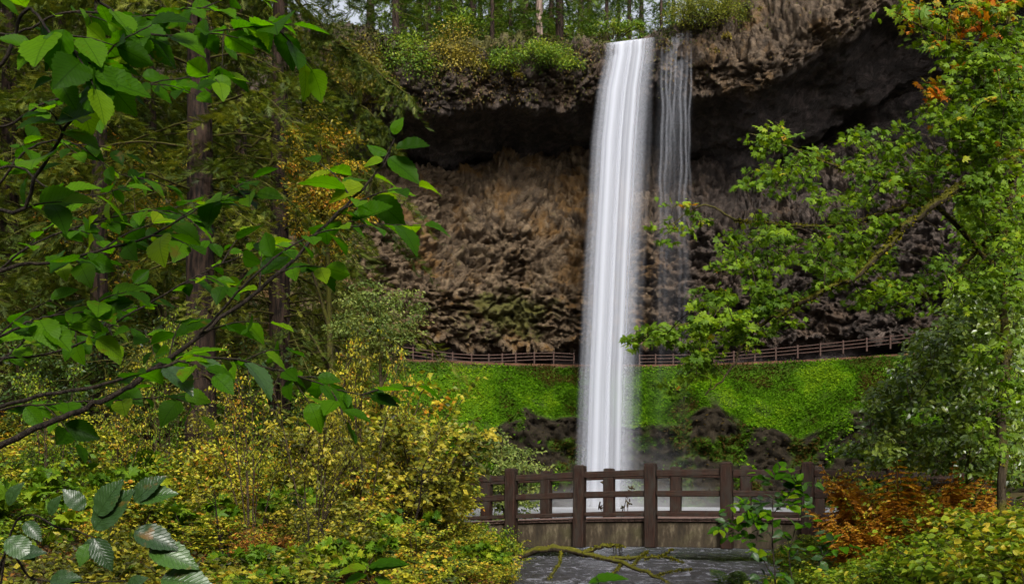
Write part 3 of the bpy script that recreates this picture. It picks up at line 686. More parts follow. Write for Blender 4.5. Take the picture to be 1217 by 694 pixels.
M_STEM = bark_mat('stem_bark', (0.025, 0.016, 0.010), (0.075, 0.05, 0.03), 0.15, scale=20)
M_BARK = bark_mat('fir_bark', (0.006, 0.004, 0.003), (0.05, 0.030, 0.021), 0.25, (0.05, 0.05, 0.01), scale=5)
M_BARKL = bark_mat('pale_fir_bark', (0.10, 0.07, 0.06), (0.30, 0.22, 0.18), 0.05, scale=2.5)
M_LIMB = bark_mat('mossy_limb', (0.02, 0.014, 0.008), (0.06, 0.045, 0.022), 0.75, (0.075, 0.075, 0.010), scale=9)
M_MOSSY = bark_mat('mossy_maple_bark', (0.022, 0.015, 0.008), (0.06, 0.045, 0.028), 0.62, (0.11, 0.105, 0.009), scale=8)
M_NEED = leaf_mat('needles', [(0, (0.025, 0.045, 0.006)), (.5, (0.068, 0.105, 0.012)), (1, (0.17, 0.19, 0.022))], 0.42, 0.55, 0.25)
M_NEEDF = leaf_mat('far_needles', [(0, (0.015, 0.035, 0.006)), (.5, (0.045, 0.095, 0.010)), (1, (0.11, 0.17, 0.018))], 0.35, 0.6, 0.2)

def conifer_geo(seed, H, r0, zb, nb, Lmax, spray, nsub, per, bark, need, moss=True, sides=12, dead=10, limb_r=0.028):
    r = np.random.default_rng(seed); T = MB(); B = MB(); L = Leaves()
    zz = np.concatenate([[-0.6, 0, 0.4, 1.0], np.linspace(2.2, H, 24)]); rad = r0 * (1 - zz / (H * 1.03)) ** 0.8 if False else r0 * np.clip(1 - zz / (H * 1.02), 0.01, 1.1) ** 0.85
    rad[:3] *= [1.5, 1.35, 1.12]
    pts = np.stack([0.10 * np.sin(zz * .21 + seed) * zz / H, 0.08 * np.cos(zz * .17 + seed) * zz / H, zz], 1)
    T.tube(pts, rad, sides, 0.035, seed)
    def br(z, az, Ln, up, sag, lr, leafy, tone):
        b = np.array([np.interp(z, zz, pts[:, 0]), np.interp(z, zz, pts[:, 1]), z]); d = np.array([math.cos(az), math.sin(az), 0])
        kn = r.normal(size=(3, 3)) * Ln * 0.035
        c = [b, b + d * Ln * .33 + [0, 0, up * Ln * .33] + kn[0], b + d * Ln * .68 + [0, 0, up * Ln * .5 - sag * Ln * .2] + kn[1], b + d * Ln + [0, 0, up * Ln * .5 - sag * Ln * .62] + kn[2]]
        s_ = spline(c, 10); B.tube(s_, np.linspace(lr, lr * .2, 10), 5, 0.12 if moss else 0, int(z * 100))
        if not leafy:
            for q in range(int(leafy == 0) * r.integers(2, 5)):
                p = s_[r.integers(3, 9)]; e = p + (d * r.uniform(.1, .5) + r.normal(size=3) * .45) * Ln * .3; B.tube(spline([p, (p + e) / 2 + [0, 0, .04], e], 5), np.linspace(lr * .45, lr * .1, 5), 4, cap=False)
            return
        for j in range(nsub):
            t = 0.16 + 0.84 * (j + r.random()) / nsub; p = s_[min(int(t * 9), 8)] * (1 - (t * 9) % 1) + s_[min(int(t * 9) + 1, 9)] * ((t * 9) % 1)
            a2 = az + (1 if j % 2 else -1) * r.uniform(.5, 1.15); l2 = Ln * (0.42 - 0.25 * t) * r.uniform(.7, 1.3) + spray * .4
            e = p + np.array([math.cos(a2), math.sin(a2), -0.4 - r.random() * .6]) * l2
            k = per; tt = (np.arange(k) + r.random(k)) / k; q = p + (e - p) * tt[:, None]; q[:, 2] -= 0.12 * l2 * tt ** 2
            dd = np.array([math.cos(a2), math.sin(a2), -0.25]) + r.normal(size=(k, 3)) * .45
            L.add(q, dd, np.array([0, 0, 1.0]) + r.normal(size=(k, 3)) * .45, spray * r.uniform(.7, 1.3, k), np.clip(tone + r.normal(0, .22, k), 0, 1))
    for i in range(nb):
        f = (i + r.random()) / nb; z = zb + (H - zb) * f ** 1.0; Ln = Lmax * (1 - f) ** .8 * r.uniform(.75, 1.15) + .5
        br(z, i * 2.4 + r.normal(0, .4), Ln, r.uniform(-.05, .25), r.uniform(.4, .9), limb_r * (1 - .6 * f), 1, r.uniform(.15, .9))
    for i in range(dead): br(r.uniform(max(1.5, zb * .25), zb + 2), r.uniform(0, 6.28), r.uniform(.8, Lmax * .7), r.uniform(-.2, .3), r.uniform(0, .8), limb_r * 1.0, 0, .5)
    return T.mesh('trunk', bark), B.mesh('limbs', M_LIMB), L.mesh('crown', T_SPR, need)

def crown_tree_geo(seed, H, r0, rad, ncl, per, size, tmpl, bark, leaf, zlo=0.35, flat=0.45, lean=(0, 0), tilt=.55, crad=.5):
    """broadleaf: forked trunk and leaf clumps at the ends of real twigs"""
    r = np.random.default_rng(seed); B = MB(); L = Leaves()
    top = np.array([lean[0], lean[1], H * .8]); tr = spline([(0, 0, -.3), (lean[0] * .2 + .1, lean[1] * .2, H * .3), top], 10); B.tube(tr, np.linspace(r0, r0 * .25, 10), 8, .05, seed)
    nl = 9; limbs = []
    for k in range(nl):
        az = k * 2.4 + r.normal(0, .3); i = r.integers(3, 9); b = tr[i]; e = b + np.array([math.cos(az) * rad * r.uniform(.6, 1), math.sin(az) * rad * r.uniform(.6, 1), H * r.uniform(.02, .25)])
        s_ = spline([b, (b + e) / 2 + [0, 0, rad * .12], e], 7); limbs.append(s_); B.tube(s_, np.linspace(r0 * .4, r0 * .1, 7), 5)
    allp = np.vstack(limbs + [tr[4:]])
    for c in range(ncl):
        v = unit(r.normal(size=3)) * r.random() ** .4; p = np.array([lean[0] * .7 + v[0] * rad, lean[1] * .7 + v[1] * rad, H * (zlo + (1 - zlo) * (v[2] * .5 + .5))])
        n = allp[np.argmin(((allp - p) ** 2).sum(1) + 4 * np.maximum(0, allp[:, 2] - p[2]))]
        B.tube(spline([n, (n + p) / 2 + [0, 0, .05 * rad], p], 4), np.linspace(r0 * .10, r0 * .03, 4), 3, cap=False)
        leaf_ball(L, r, p, per, crad * rad * .5, size, flat, .35, tilt)
    return B.mesh('trunk', bark), L.mesh('crown', tmpl, leaf)
# ------------------------------------------------------------------ vegetation on the hillside and the cliff
M_SLOPE = leaf_mat('slope_herbs', [(0, (0.05, 0.035, 0.008)), (.10, (0.02, 0.045, 0.003)), (.42, (0.048, 0.125, 0.003)), (.75, (0.085, 0.21, 0.004)), (1, (0.15, 0.26, 0.008))], 0.42, 0.6, 0.06)
def slope_cover():
    r = np.random.default_rng(11); V = HV.reshape(-1, 3); g = HG.ravel(); s = HS.ravel(); vis = (V[:, 0] > -32) & (V[:, 0] < 58)
    idx = np.where((s > 1.7) & (s < 7.2) & vis)[0]; w = np.clip(g[idx], 0.06, 1) ** 1.5 * np.where(s[idx] > 4.6, 1.1, 1); n = 185000
    i = r.choice(idx, n, p=w / w.sum()); p = V[i] + r.normal(size=(n, 3)) * [.15, .12, .08]
    tone = np.clip(.5 + 1.7 * fbm(p * .22, 5, 5, .6) - .5 * sstep(4.3, 4.9, s[i]) + r.normal(0, .16, n), 0, 1)
    d = unit(np.stack([r.normal(size=n), -np.abs(r.normal(.5, .7, n)), r.normal(.15, .5, n)], 1)); nn = np.array([0, -.5, 1.0]) + r.normal(size=(n, 3)) * .4
    L = Leaves(); L.add(p + [0, 0, .05], d, nn, np.where((r.random(n) < .16) | (s[i] < 2.2), r.uniform(.18, .36, n), r.uniform(.09, .22, n)) * np.where(s[i] > 4.6, 1.6, 1), tone)
    obj('ground_cover', L.mesh('ground_cover', T_DIA, M_SLOPE), kind='stuff', label='bright green low herbs and ferns covering the slope below the trail', cat='ground cover')
slope_cover()

M_BRINK = leaf_mat('brink_leaves', [(0, (0.035, 0.075, 0.006)), (.5, (0.10, 0.19, 0.012)), (1, (0.22, 0.27, 0.02))], 0.4, .5, .3)
M_BRINKY = leaf_mat('brink_yellow', [(0, (0.06, 0.06, 0.012)), (.5, (0.16, 0.14, 0.02)), (1, (0.30, 0.24, 0.03))], 0.3, .5, .3)
M_BRINKG = leaf_mat('brink_olive', [(0, (0.04, 0.06, 0.008)), (.5, (0.12, 0.15, 0.015)), (1, (0.24, 0.24, 0.025))], 0.35, .5, .2)
M_DRY = leaf_mat('dry_tufts', [(0, (0.02, 0.028, 0.006)), (.4, (0.055, 0.06, 0.012)), (.7, (0.10, 0.07, 0.025)), (1, (0.16, 0.10, 0.06))], 0.2, .7, .15)
def cliff_tufts():                # dry ferns, moss tufts and grass hanging on the lava cap
    r = np.random.default_rng(12); me = bpy.data.objects['cliff'].data; n = len(me.vertices)
    co = np.empty(n * 3, np.float32); me.vertices.foreach_get('co', co); co = co.reshape(-1, 3)
    no = np.empty(n * 3, np.float32); me.vertices.foreach_get('normal', no); no = no.reshape(-1, 3)
    zt, zc = np.interp(co[:, 0], CL_X, CL_T), np.interp(co[:, 0], CL_X, CL_C)
    f = (co[:, 2] - zc) / (zt - zc); front = co[:, 1] < Yc(co[:, 0]) - 4.5
    m = np.where((co[:, 0] > -26) & (co[:, 0] < 50) & front & (f > -.02))[0]
    w = (0.10 + sstep(.25, 1.0, f[m])) * np.where(co[m, 0] > 17, .10, 1.0) * (0.15 + sstep(-.1, .35, fbm(co[m] * .3, 3, 71))) * (1 - .97 * np.exp(-((co[m, 0] - 12.6) / 3.6) ** 4))
    k = 24000; i = r.choice(m, k, p=w / w.sum()); sg = np.sign((no[i] * [0, -1, .3]).sum(1))[:, None]; nn = no[i] * sg
    d = nn * .5 + np.array([0, 0, -.9]) + r.normal(size=(k, 3)) * .45
    tone = np.clip(.55 - .35 * sstep(.5, 1, f[i]) + r.normal(0, .22, k) + .3 * fbm(co[i] * .4, 2, 3), 0, 1)
    L = Leaves(); L.add(co[i] + nn * .08, d, nn + r.normal(size=(k, 3)) * .4, r.uniform(.14, .36, k), tone)
    obj('cliff_growth', L.mesh('cliff_growth', T_DIA, M_DRY), kind='stuff', label='dry ferns and moss tufts hanging on the upper cliff face', cat='cliff growth')
cliff_tufts()

def far_shrub(seed, px, py, d, w_px, h_px, mat, label, n=70, per=60, size=.32, name='brink_shrub', cat='shrub', group=None, flat=.8, drop=0):
    """a mass of leaf clumps on stems; w,h in photograph pixels at distance d"""
    r = np.random.default_rng(seed); W = w_px / F * d / 2; H = h_px / F * d; base = P(px, py, d); B = MB(); L = Leaves()
    for k in range(n):
        a, q = r.uniform(0, 6.28), r.random() ** .5; x, y = math.cos(a) * q * W, math.sin(a) * q * W * .6
        z = H * (1 - .75 * q * q) * r.uniform(.25, 1) - drop * r.random() * (y < 0)
        p = np.array([x, y, z]); b = np.array([x * .35, y * .35, -.3])
        B.tube(spline([b, (b + p) / 2 + [0, 0, .1], p], 4), np.linspace(.05, .015, 4), 3, cap=False)
        leaf_ball(L, r, p, per, min(W, H) * .42, size, flat, .4, .6)
    t = thing(name, label, cat, base, group); obj('stems', B.mesh('stems', M_STEM), t); o = obj('foliage', L.mesh('foliage', T_DIA, mat), t); o['kind'] = 'stuff'
    return t
zb = lambda px, d: HY - (top_z((px - CX) / F * d) - EYE) * F / d      # photograph row of the brink
far_shrub(21, 626, 76, 104.9, 130, 26, M_BRINK, 'bright green mat of shrubs spilling over the brink left of the falls', 110, 90, .24, drop=1.6)
far_shrub(22, 540, 92, 103.8, 66, 66, M_BRINKY, 'yellowing bush on the brink beside the green mat', 90, 80, .22)
far_shrub(23, 470, 96, 101.6, 90, 56, M_BRINK, 'green and yellow thicket on the cliff shoulder behind the drooping fir', 100, 80, .25)
far_shrub(24, 846, 26, 104.6, 92, 52, M_BRINKG, 'olive green shrub leaning over the brink right of the falls', 110, 90, .2, drop=1.5)
far_shrub(25, 728, 44, 113, 100, 14, M_BRINK, 'low green bushes behind the lip of the falls', 40, 50, .30)
far_shrub(26, 420, 118, 98.0, 80, 70, M_BRINKY, 'rusty olive thicket clinging to the cliff edge behind the mossy fir', 80, 60, .32)
for k, (px, py, w) in enumerate([(864, 42, 12), (848, 60, 9), (616, 88, 8), (905, 10, 10)]):
    far_shrub(30 + k, px, py + 3, 103.8, w, w * .7, M_BRINKY, ['small yellow tuft on bare rock right of the falls, higher one', 'small yellow tuft on bare rock right of the falls, lower one', 'tiny yellow tuft in the rock under the green mat', 'small yellow tuft at the top of the bare rock'][k], 8, 30, .22, 'rock_tuft', 'plant')

# firs on the plateau above the falls
FAR = [conifer_geo(40 + k, 36, .62, 3.5, 46, 6.0, .85, 9, 6, M_BARKL if k == 0 else M_BARK, M_NEEDF, False, 10, 8, .07) for k in range(3)]
FARN = ('trunk', 'limbs', 'crown')
def fir(k, px, d, sc, rz, label, group=None, zoff=0):
    X = (px - CX) / F * d; Z = float(top_z(X)) + 1.0 * min(1, max(0, (d - 108) / 10)) + zoff - 0.2
    return place(FAR[k], FARN, 'fir_tree', label, 'tree', group, (X, d, Z), rz, sc)
fir(0, 641, 111.5, .72, .3, 'fir with pale straight bare trunk standing by the brink fence')
fir(1, 665, 113, .85, 1.3, 'fir with thick brown trunk next to the pale one above the cliff')
fir(1, 607, 116, .5, 2.0, 'slim dark fir behind the brink fence')
fir(2, 585, 113, .5, 4.0, 'slender brown fir trunk left of the pale fir above the cliff')
fir(2, 721, 119, .55, 1.0, 'dark fir right behind the lip of the falls')
fir(1, 748, 121, .6, .5, 'brown trunked fir behind the middle of the lip of the falls')
fir(2, 786, 124, .5, 3.3, 'thin dark fir behind the right end of the lip')
for px, d, k, sc in [(470, 112, 1, .8), (508, 117, 2, .9), (540, 122, 1, .9), (562, 128, 2, 1.0), (625, 130, 1, 1.0), (690, 128, 2, .9), (700, 140, 1, 1.0), (440, 120, 2, 1.0), (590, 142, 2, 1.1), (655, 145, 1, 1.1), (762, 146, 2, 1.0), (820, 128, 1, .8), (735, 150, 2, 1.0), (520, 138, 1, 1.1), (300, 100, 2, 1.0), (240, 98, 1, 1.0), (180, 92, 2, 1.0), (800, 150, 1, .9), (480, 135, 2, 1.1)] + [(475 + 24 * q, 150 + 6 * (q % 4), q % 3, 1.15 + .1 * (q % 2)) for q in range(9)]:
    fir(k, px, d, sc, px * .7, 'fir in the dense forest on the plateau behind the brink', 'firs on the plateau')
far_shrub(27, 600, 56, 121, 240, 30, M_BRINK, 'green undergrowth among the fir trunks behind the brink fence', 80, 60, .4)
# ------------------------------------------------------------------ left bank forest
def gz(X, Y): return float(ground_h(np.array([X]), np.array([Y]))[0])
NEAR = [conifer_geo(60, 30, .36, 4.2, 74, 4.8, .27, 22, 13, M_BARK, M_NEED, True, 14, 34, .042), conifer_geo(61, 32, .40, 6.0, 66, 4.2, .27, 20, 12, M_BARK, M_NEED, True, 14, 36, .04),
        conifer_geo(62, 28, .28, 2.2, 70, 3.8, .27, 19, 12, M_BARK, M_NEED, True, 12, 18, .034)]
def hemlock(k, px, d, sc, rz, label, group=None):
    X = (px - CX) / F * d; return place(NEAR[k], FARN, 'hemlock_tree', label, 'tree', group, (X, d, gz(X, d) - .1), rz, sc)
hero = hemlock(0, 333, 27, .9, .4, 'mossy limbed hemlock with slim dark trunk nearest the cliff view')
hemlock(1, 238, 25, 1.0, 2.6, 'hemlock with thick furrowed brown trunk beside the mossy one')
hemlock(2, 118, 29, 1.0, 1.1, 'bushy hemlock left of the thick brown trunk')
hemlock(1, 12, 33, .9, 3.9, 'hemlock half hidden by broad leaves at the edge of the wood')
def boughs(root, limbs, seed):
    r = np.random.default_rng(seed); inv = root.matrix_basis.inverted()
    for (pts, r0, leafy) in limbs:
        s_ = spline([P(*p) for p in pts], 18); s_[1:-1] += r.normal(size=(16, 3)) * r0 * .5; B = MB(); B.tube(s_, np.linspace(r0, r0 * .25, 18), 6, .15, int(pts[0][0]))
        o = obj('limb', B.mesh('limb', M_LIMB), root); o.matrix_parent_inverse = inv
        if not leafy: continue
        L = Leaves(); T = MB()
        for j in range(leafy):
            p = s_[r.integers(4, 18)]; l2 = r.uniform(.35, 1.0); a = r.uniform(0, 6.28); e = p + np.array([math.cos(a) * l2 * .5, math.sin(a) * l2 * .5, -l2 * r.uniform(.3, 1.1)])
            T.tube(spline([p, (p + e) / 2 + [0, 0, .05], e], 4), np.linspace(.008, .003, 4), 3, cap=False); k = 12; t = r.random(k); q = p + (e - p) * t[:, None]
            L.add(q, (e - p) * .8 + r.normal(size=(k, 3)) * .35, r.normal(size=(k, 3)) + [0, 0, .6], .2 * r.uniform(.7, 1.3, k), np.clip(r.uniform(.2, .8) + r.normal(0, .2, k), 0, 1))
        o = obj('bough', L.mesh('bough', T_SPR, M_NEED, extra=T), root); o['kind'] = 'stuff'; o.matrix_parent_inverse = inv
boughs(hero, [([(335, -30, 27), (372, 22, 26.5), (415, 58, 26), (452, 88, 25.8), (486, 112, 25.6)], .06, 75), ([(335, 40, 27), (380, 82, 26.5), (425, 120, 26.2), (462, 160, 26)], .05, 70), ([(335, 105, 27), (385, 140, 26.6), (430, 190, 26.3), (455, 240, 26.2)], .045, 60), ([(335, 15, 27), (300, 40, 26), (262, 52, 25.5), (235, 80, 25.2)], .05, 60),
              ([(335, 165, 27), (350, 195, 26.7), (372, 225, 26.4), (390, 240, 26.2)], .05, 0), ([(335, 180, 27), (315, 200, 26.6), (298, 215, 26.4), (284, 245, 26.3)], .055, 0), ([(335, 200, 27), (346, 235, 26.7), (352, 275, 26.6), (362, 300, 26.5)], .05, 0), ([(335, 140, 27), (305, 170, 26.5), (290, 175, 26.3), (262, 190, 26.2)], .05, 0), ([(335, 225, 27), (310, 245, 26.6), (300, 262, 26.5), (288, 290, 26.4)], .045, 0)], 77)
for px, d, k, sc in [(70, 37, 0, 1.1), (180, 38, 2, 1.2), (285, 42, 0, 1.1), (-40, 30, 2, 1.1), (20, 46, 1, 1.2), (130, 50, 0, 1.3), (230, 54, 2, 1.3), (330, 60, 1, 1.2), (-90, 40, 1, 1.2), (395, 66, 0, .9), (60, 62, 2, 1.4)]:
    hemlock(k, px, d, sc, px * .37, 'hemlock deep in the dim wood behind the front trunks', 'hemlocks deep in the left wood')

M_YEL = leaf_mat('autumn_maple', [(0, (0.08, 0.09, 0.01)), (.4, (0.28, 0.25, 0.02)), (.75, (0.46, 0.34, 0.03)), (1, (0.44, 0.19, 0.02))], .4, .5, .3)
M_OLV = leaf_mat('olive_leaves', [(0, (0.03, 0.045, 0.006)), (.5, (0.09, 0.10, 0.012)), (1, (0.22, 0.18, 0.02))], .35, .5, .3)
M_DGR = leaf_mat('dark_leaves', [(0, (0.015, 0.035, 0.006)), (.5, (0.035, 0.075, 0.010)), (1, (0.08, 0.13, 0.015))], .35, .45, .35)
M_PALE = leaf_mat('pale_maple', [(0, (0.06, 0.10, 0.02)), (.5, (0.14, 0.20, 0.045)), (1, (0.26, 0.30, 0.08))], .4, .5, .3)
TN = ('trunk', 'crown')
def btree(seed, px, py_top, d, rad, mat, label, ncl=80, per=34, size=.14, zlo=.3, tmpl=T_DIA, group=None, flat=.45, bark=None, lean=(0, 0), name='maple_tree', crad=.5):
    X = (px - CX) / F * d; z0 = gz(X, d); H = max(1.2, EYE + (HY - py_top) / F * d - z0)
    g = crown_tree_geo(seed, H, .03 + .012 * H, rad, ncl, per, size, tmpl, bark or M_LIMB, mat, zlo, flat, lean, crad=crad)
    return place(g, TN, name, label, 'tree', group, (X, d, z0), 0, 1)
btree(70, 388, 128, 25.6, 1.15, M_YEL, 'golden orange maple glowing behind the mossy hemlock', 120, 44, .085, .6)
btree(71, 140, 130, 34, 2.6, M_YEL, 'yellow brown maple in the wood behind the thick trunk', 80, 34, .16, .5)
btree(72, 40, 60, 34, 2.4, M_OLV, 'olive maple at the dark edge of the wood', 70, 34, .14, .4)
btree(73, 285, 190, 36, 2.4, M_OLV, 'low olive maple between the two hemlock trunks', 90, 36, .13, .25)
btree(74, 195, 250, 32, 2.2, M_DGR, 'dark green understory tree behind the thick brown trunk', 80, 36, .13, .15)
btree(75, 450, 336, 22.5, 1.15, M_PALE, 'pale green layered vine maple in front of the cliff foot', 130, 34, .075, .68, flat=.22)
btree(76, 372, 300, 38, 1.9, M_OLV, 'yellowing understory maple right of the hemlocks', 90, 36, .12, .15)
btree(77, 90, 330, 27, 2.0, M_DGR, 'dark leafy understory tree by the left wood edge', 80, 38, .11, .1)
btree(78, 180, 395, 23, 1.2, M_OLV, 'small green sapling tree under the hemlocks', 60, 34, .08, .1)
btree(79, 20, 380, 24, 1.6, M_DGR, 'dark leafy thicket tree at the far left bank', 70, 38, .1, .1)
btree(80, 310, 385, 26, 1.5, M_DGR, 'dark understory bush tree beneath the mossy hemlock', 70, 36, .1, .1)
btree(81, 418, 398, 33, 1.6, M_YEL, 'short golden maple beside the pale vine maple', 70, 34, .11, .15)
btree(82, 596, 500, 33, 1.75, M_PALE, 'bright pale green vine maple behind the left end of the footbridge', 120, 34, .12, .12, flat=.3)
btree(83, 478, 452, 30, 1.3, M_YEL, 'yellow leaved sapling at the foot of the green slope', 70, 34, .10, .15)

# thicket on the left bank
M_SY = leaf_mat('thicket_yellow', [(0, (0.03, 0.055, 0.004)), (.35, (0.15, 0.20, 0.010)), (.8, (0.48, 0.44, 0.03)), (1, (0.46, 0.22, 0.02))], .34, .5, .3)
M_SL = leaf_mat('thicket_lime', [(0, (0.02, 0.045, 0.003)), (.45, (0.11, 0.21, 0.007)), (1, (0.36, 0.38, 0.016))], .34, .5, .3)
M_SO = leaf_mat('thicket_olive', [(0, (0.03, 0.035, 0.004)), (.45, (0.14, 0.16, 0.012)), (1, (0.42, 0.35, 0.03))], .32, .5, .3)
M_SR = leaf_mat('thicket_rust', [(0, (0.09, 0.05, 0.008)), (.5, (0.22, 0.10, 0.012)), (1, (0.32, 0.12, 0.02))], .3, .6, .2)
M_TWG = bark_mat('dark_twig', (0.008, 0.006, 0.005), (0.03, 0.02, 0.014), .1, scale=25)
SH = {}
for nm, mt, sd_ in (('y', M_SY, 100), ('l', M_SL, 110), ('o', M_SO, 120), ('r', M_SR, 130)):
    SH[nm] = [shrub_geo(sd_ + k, 1.0, .66, 14, 14, .046, .064, T_DIA, M_STEM, mt, stem_r=.008) for k in range(2)]
    SH[nm].append(shrub_geo(sd_ + 5, .45, .75, 15, 10, .046, .066, T_DIA, M_STEM, mt, stem_r=.006, bare=.05))
    SH[nm].append(shrub_geo(sd_ + 7, 1.0, .42, 8, 16, .022, .026, T_DIA, M_STEM, mt, stem_r=.007, bare=.3))
SN = ('stems', 'foliage')
def where_on_bank(X, Y):
    e = float(str_c(Y) - str_w(Y))
    if X > e - 1.3: return 'at the edge of the stream'
    if Y > 18 and X > -5: return 'beside the left end of the footbridge'
    if Y > 17: return 'at the feet of the hemlocks'
    if Y < 9 and X < -2: return 'behind the dark glossy sapling'
    return 'in the middle of the left bank'
LOOK = {('y', 0): 'bushy yellow shrub', ('y', 1): 'bushy yellow shrub', ('y', 2): 'low spreading yellow shrub', ('y', 3): 'tall thin stemmed yellow shrub', ('l', 0): 'bushy lime green shrub', ('l', 1): 'bushy lime green shrub', ('l', 2): 'low spreading lime green shrub', ('l', 3): 'tall thin stemmed green shrub',
        ('o', 0): 'bushy olive brown shrub', ('o', 1): 'bushy olive brown shrub', ('o', 2): 'low spreading olive shrub', ('o', 3): 'tall twiggy olive shrub with bare lower stems', ('r', 0): 'bushy rust coloured shrub', ('r', 1): 'bushy rust coloured shrub', ('r', 2): 'low rust coloured shrub', ('r', 3): 'tall rusty shrub'}
def shrub(c, k, X, Y, sc, rz, lab=None, grp=None, sz=None):
    if lab is None: lab = LOOK[(c, int(k))] + ' ' + where_on_bank(X, Y); grp = lab.replace('shrub', 'shrubs', 1)
    z = gz(X, Y) - .04; return place(SH[c][k], SN, 'thicket_shrub', lab, 'shrub', grp, (X, Y, z), rz, (sc, sc, sz or sc))
rs = np.random.default_rng(303); pts = []
tries = 0
while len(pts) < 112 and tries < 6000:
    tries += 1; Y = 5.2 + 22 * rs.random() ** 0.8; X = rs.uniform(-.56 * Y - .4, 1.0)
    e = float(str_c(Y) - str_w(Y)) - .25
    if X > e or (X > -2.9 and 21.2 < Y < 26.2 and abs((Y - 23) + .415 * X - .95) < 1.6): continue
    if any((X - a) ** 2 + (Y - b) ** 2 < (.52 + .022 * Y) ** 2 for a, b in pts): continue
    pts.append((X, Y))
for X, Y in pts:
    px = CX + F * X / Y; u = rs.random()
    u = np.clip(.5 + .62 * vnoise(np.array([[X * .33, Y * .28, 3.0]]), 6)[0] + rs.normal(0, .2), 0, 1); c = 'l' if u < .33 else 'y' if u < .68 else 'o' if u < .93 else 'r'
    if Y < 9: c = 'l' if u < .3 else 'y' if u < .62 else 'r' if u < .72 else 'o'
    if px > 330 and c == 'l' and Y > 12: c = 'o'
    if 505 < px and Y < 22: k = 2; sc = rs.uniform(.5, .8)
    elif Y < 10.5: k = 2; sc = rs.uniform(.7, .95)
    elif Y < 14: k = rs.integers(0, 3); sc = rs.uniform(.75, .95)
    else: k = rs.integers(0, 2); sc = rs.uniform(.95, 1.35) + (.5 if px > 400 and Y > 15 else 0)
    shrub(c, k, X, Y, sc * (.6 if c == 'r' else 1), rs.uniform(0, 6.28), sz=sc * rs.uniform(.65, 1.3) * (.6 if c == 'r' else 1))
for (px, py, d, c, k) in [(370, 520, 11.5, 'o', 3), (300, 530, 12.5, 'y', 3), (430, 500, 14, 'o', 3), (250, 525, 15, 'o', 3), (490, 520, 16, 'y', 3), (140, 510, 16, 'y', 3), (60, 520, 14, 'l', 3), (535, 575, 18.2, 'o', 3), (392, 500, 17, 'y', 3), (200, 480, 20, 'l', 3), (462, 440, 21.5, 'y', 0), (492, 505, 19.5, 'o', 1), (525, 552, 20, 'y', 1), (430, 480, 18.5, 'o', 0), (585, 640, 17.0, 'l', 2), (500, 560, 17, 'o', 0), (470, 520, 16, 'y', 1), (545, 610, 17.3, 'y', 0)]:
    X = (px - CX) / F * d; h = EYE + (HY - py) / F * d - gz(X, d); shrub(c, k, X, d, max(.6, h) * (.72 if h > 1.6 else 1.0), px, sz=max(.6, h) * (1.0 if k < 2 else 2.0))
M_TB = leaf_mat('thimbleberry', [(0, (0.03, 0.08, 0.004)), (.5, (0.085, 0.17, 0.006)), (1, (0.24, 0.29, 0.012))], .34, .5, .15)
TB = [shrub_geo(150 + k, .55, .5, 9, 5, .085, .105, T_MAP, M_STEM, M_TB, stem_r=.006, bare=.4) for k in range(2)]
for k, (px, py, d) in enumerate([(290, 672, 7.6), (330, 650, 8.6), (250, 650, 8.4), (150, 500, 17), (190, 492, 18), (70, 505, 16), (230, 560, 12), (420, 640, 9.5), (585, 655, 14.5), (560, 670, 13), (30, 560, 11), (470, 610, 12.5), (340, 560, 13.5), (120, 545, 13)]):
    X = (px - CX) / F * d; place(TB[k % 2], SN, 'thimbleberry', 'bright green plant with broad lobed leaves ' + where_on_bank(X, d), 'plant', 'broad lobed plants ' + where_on_bank(X, d), (X, d, gz(X, d) - .03), k * 1.7, np.clip((EYE + (HY - py) / F * d - gz(X, d)) / .55, .7, 1.6))
BS = [shrub_geo(155 + k, 1.0, .4, 3, 9, .05, .028, T_DIA, M_TWG, M_SO, stem_r=.013, bare=.35) for k in range(2)]
for k, (px, py, d, lab) in enumerate([(366, 535, 10.2, 'sparse dark stemmed sapling with forked bare trunk in the yellow thicket'), (268, 548, 11.5, 'cluster of thin dark upright stems with few leaves in the yellow thicket'), (478, 500, 15.0, 'sparse dark stemmed sapling near the left end of the footbridge')]):
    X = (px - CX) / F * d; h = EYE + (HY - py) / F * d - gz(X, d); place(BS[k % 2], SN, 'bare_sapling', lab, 'sapling', None, (X, d, gz(X, d) - .03), k * 2.1, (h * .9, h * .9, h))
# fallen leaves and seedlings on the left bank floor
M_LIT = leaf_mat('leaf_litter', [(0, (0.03, 0.014, 0.006)), (.4, (0.12, 0.045, 0.010)), (.65, (0.22, 0.10, 0.015)), (.85, (0.28, 0.22, 0.02)), (1, (0.09, 0.14, 0.01))], .25, .6, .25)
def litter(seed, n, xr, yr, name, label, size=(.035, .08), side=None):
    r = np.random.default_rng(seed); Y = yr[0] + (yr[1] - yr[0]) * r.random(n) ** .8; X = r.uniform(0, 1, n) * (xr[1] - xr[0]) + xr[0]; X = X * Y / 10
    e = np.abs(X - str_c(Y)) - str_w(Y); ok = e > .25; X, Y = X[ok], Y[ok]; n = len(X); Z = ground_h(X, Y) + r.random(n) * .10 + .01
    L = Leaves(); a = r.uniform(0, 6.28, n); L.add(np.stack([X, Y, Z], 1), np.stack([np.cos(a), np.sin(a), r.normal(0, .3, n)], 1), np.array([0, 0, 1.]) + r.normal(size=(n, 3)) * .35, r.uniform(*size, n), r.random(n))
    obj(name, L.mesh(name, T_DIA, M_LIT), kind='stuff', label=label, cat='leaf litter')
litter(501, 42000, (-6.0, 1.2), (3.5, 27), 'leaf_litter', 'fallen yellow and brown leaves covering the left bank')
litter(502, 14000, (1.5, 7), (3.5, 20), 'leaf_litter', 'fallen leaves under the shrubs of the right bank')
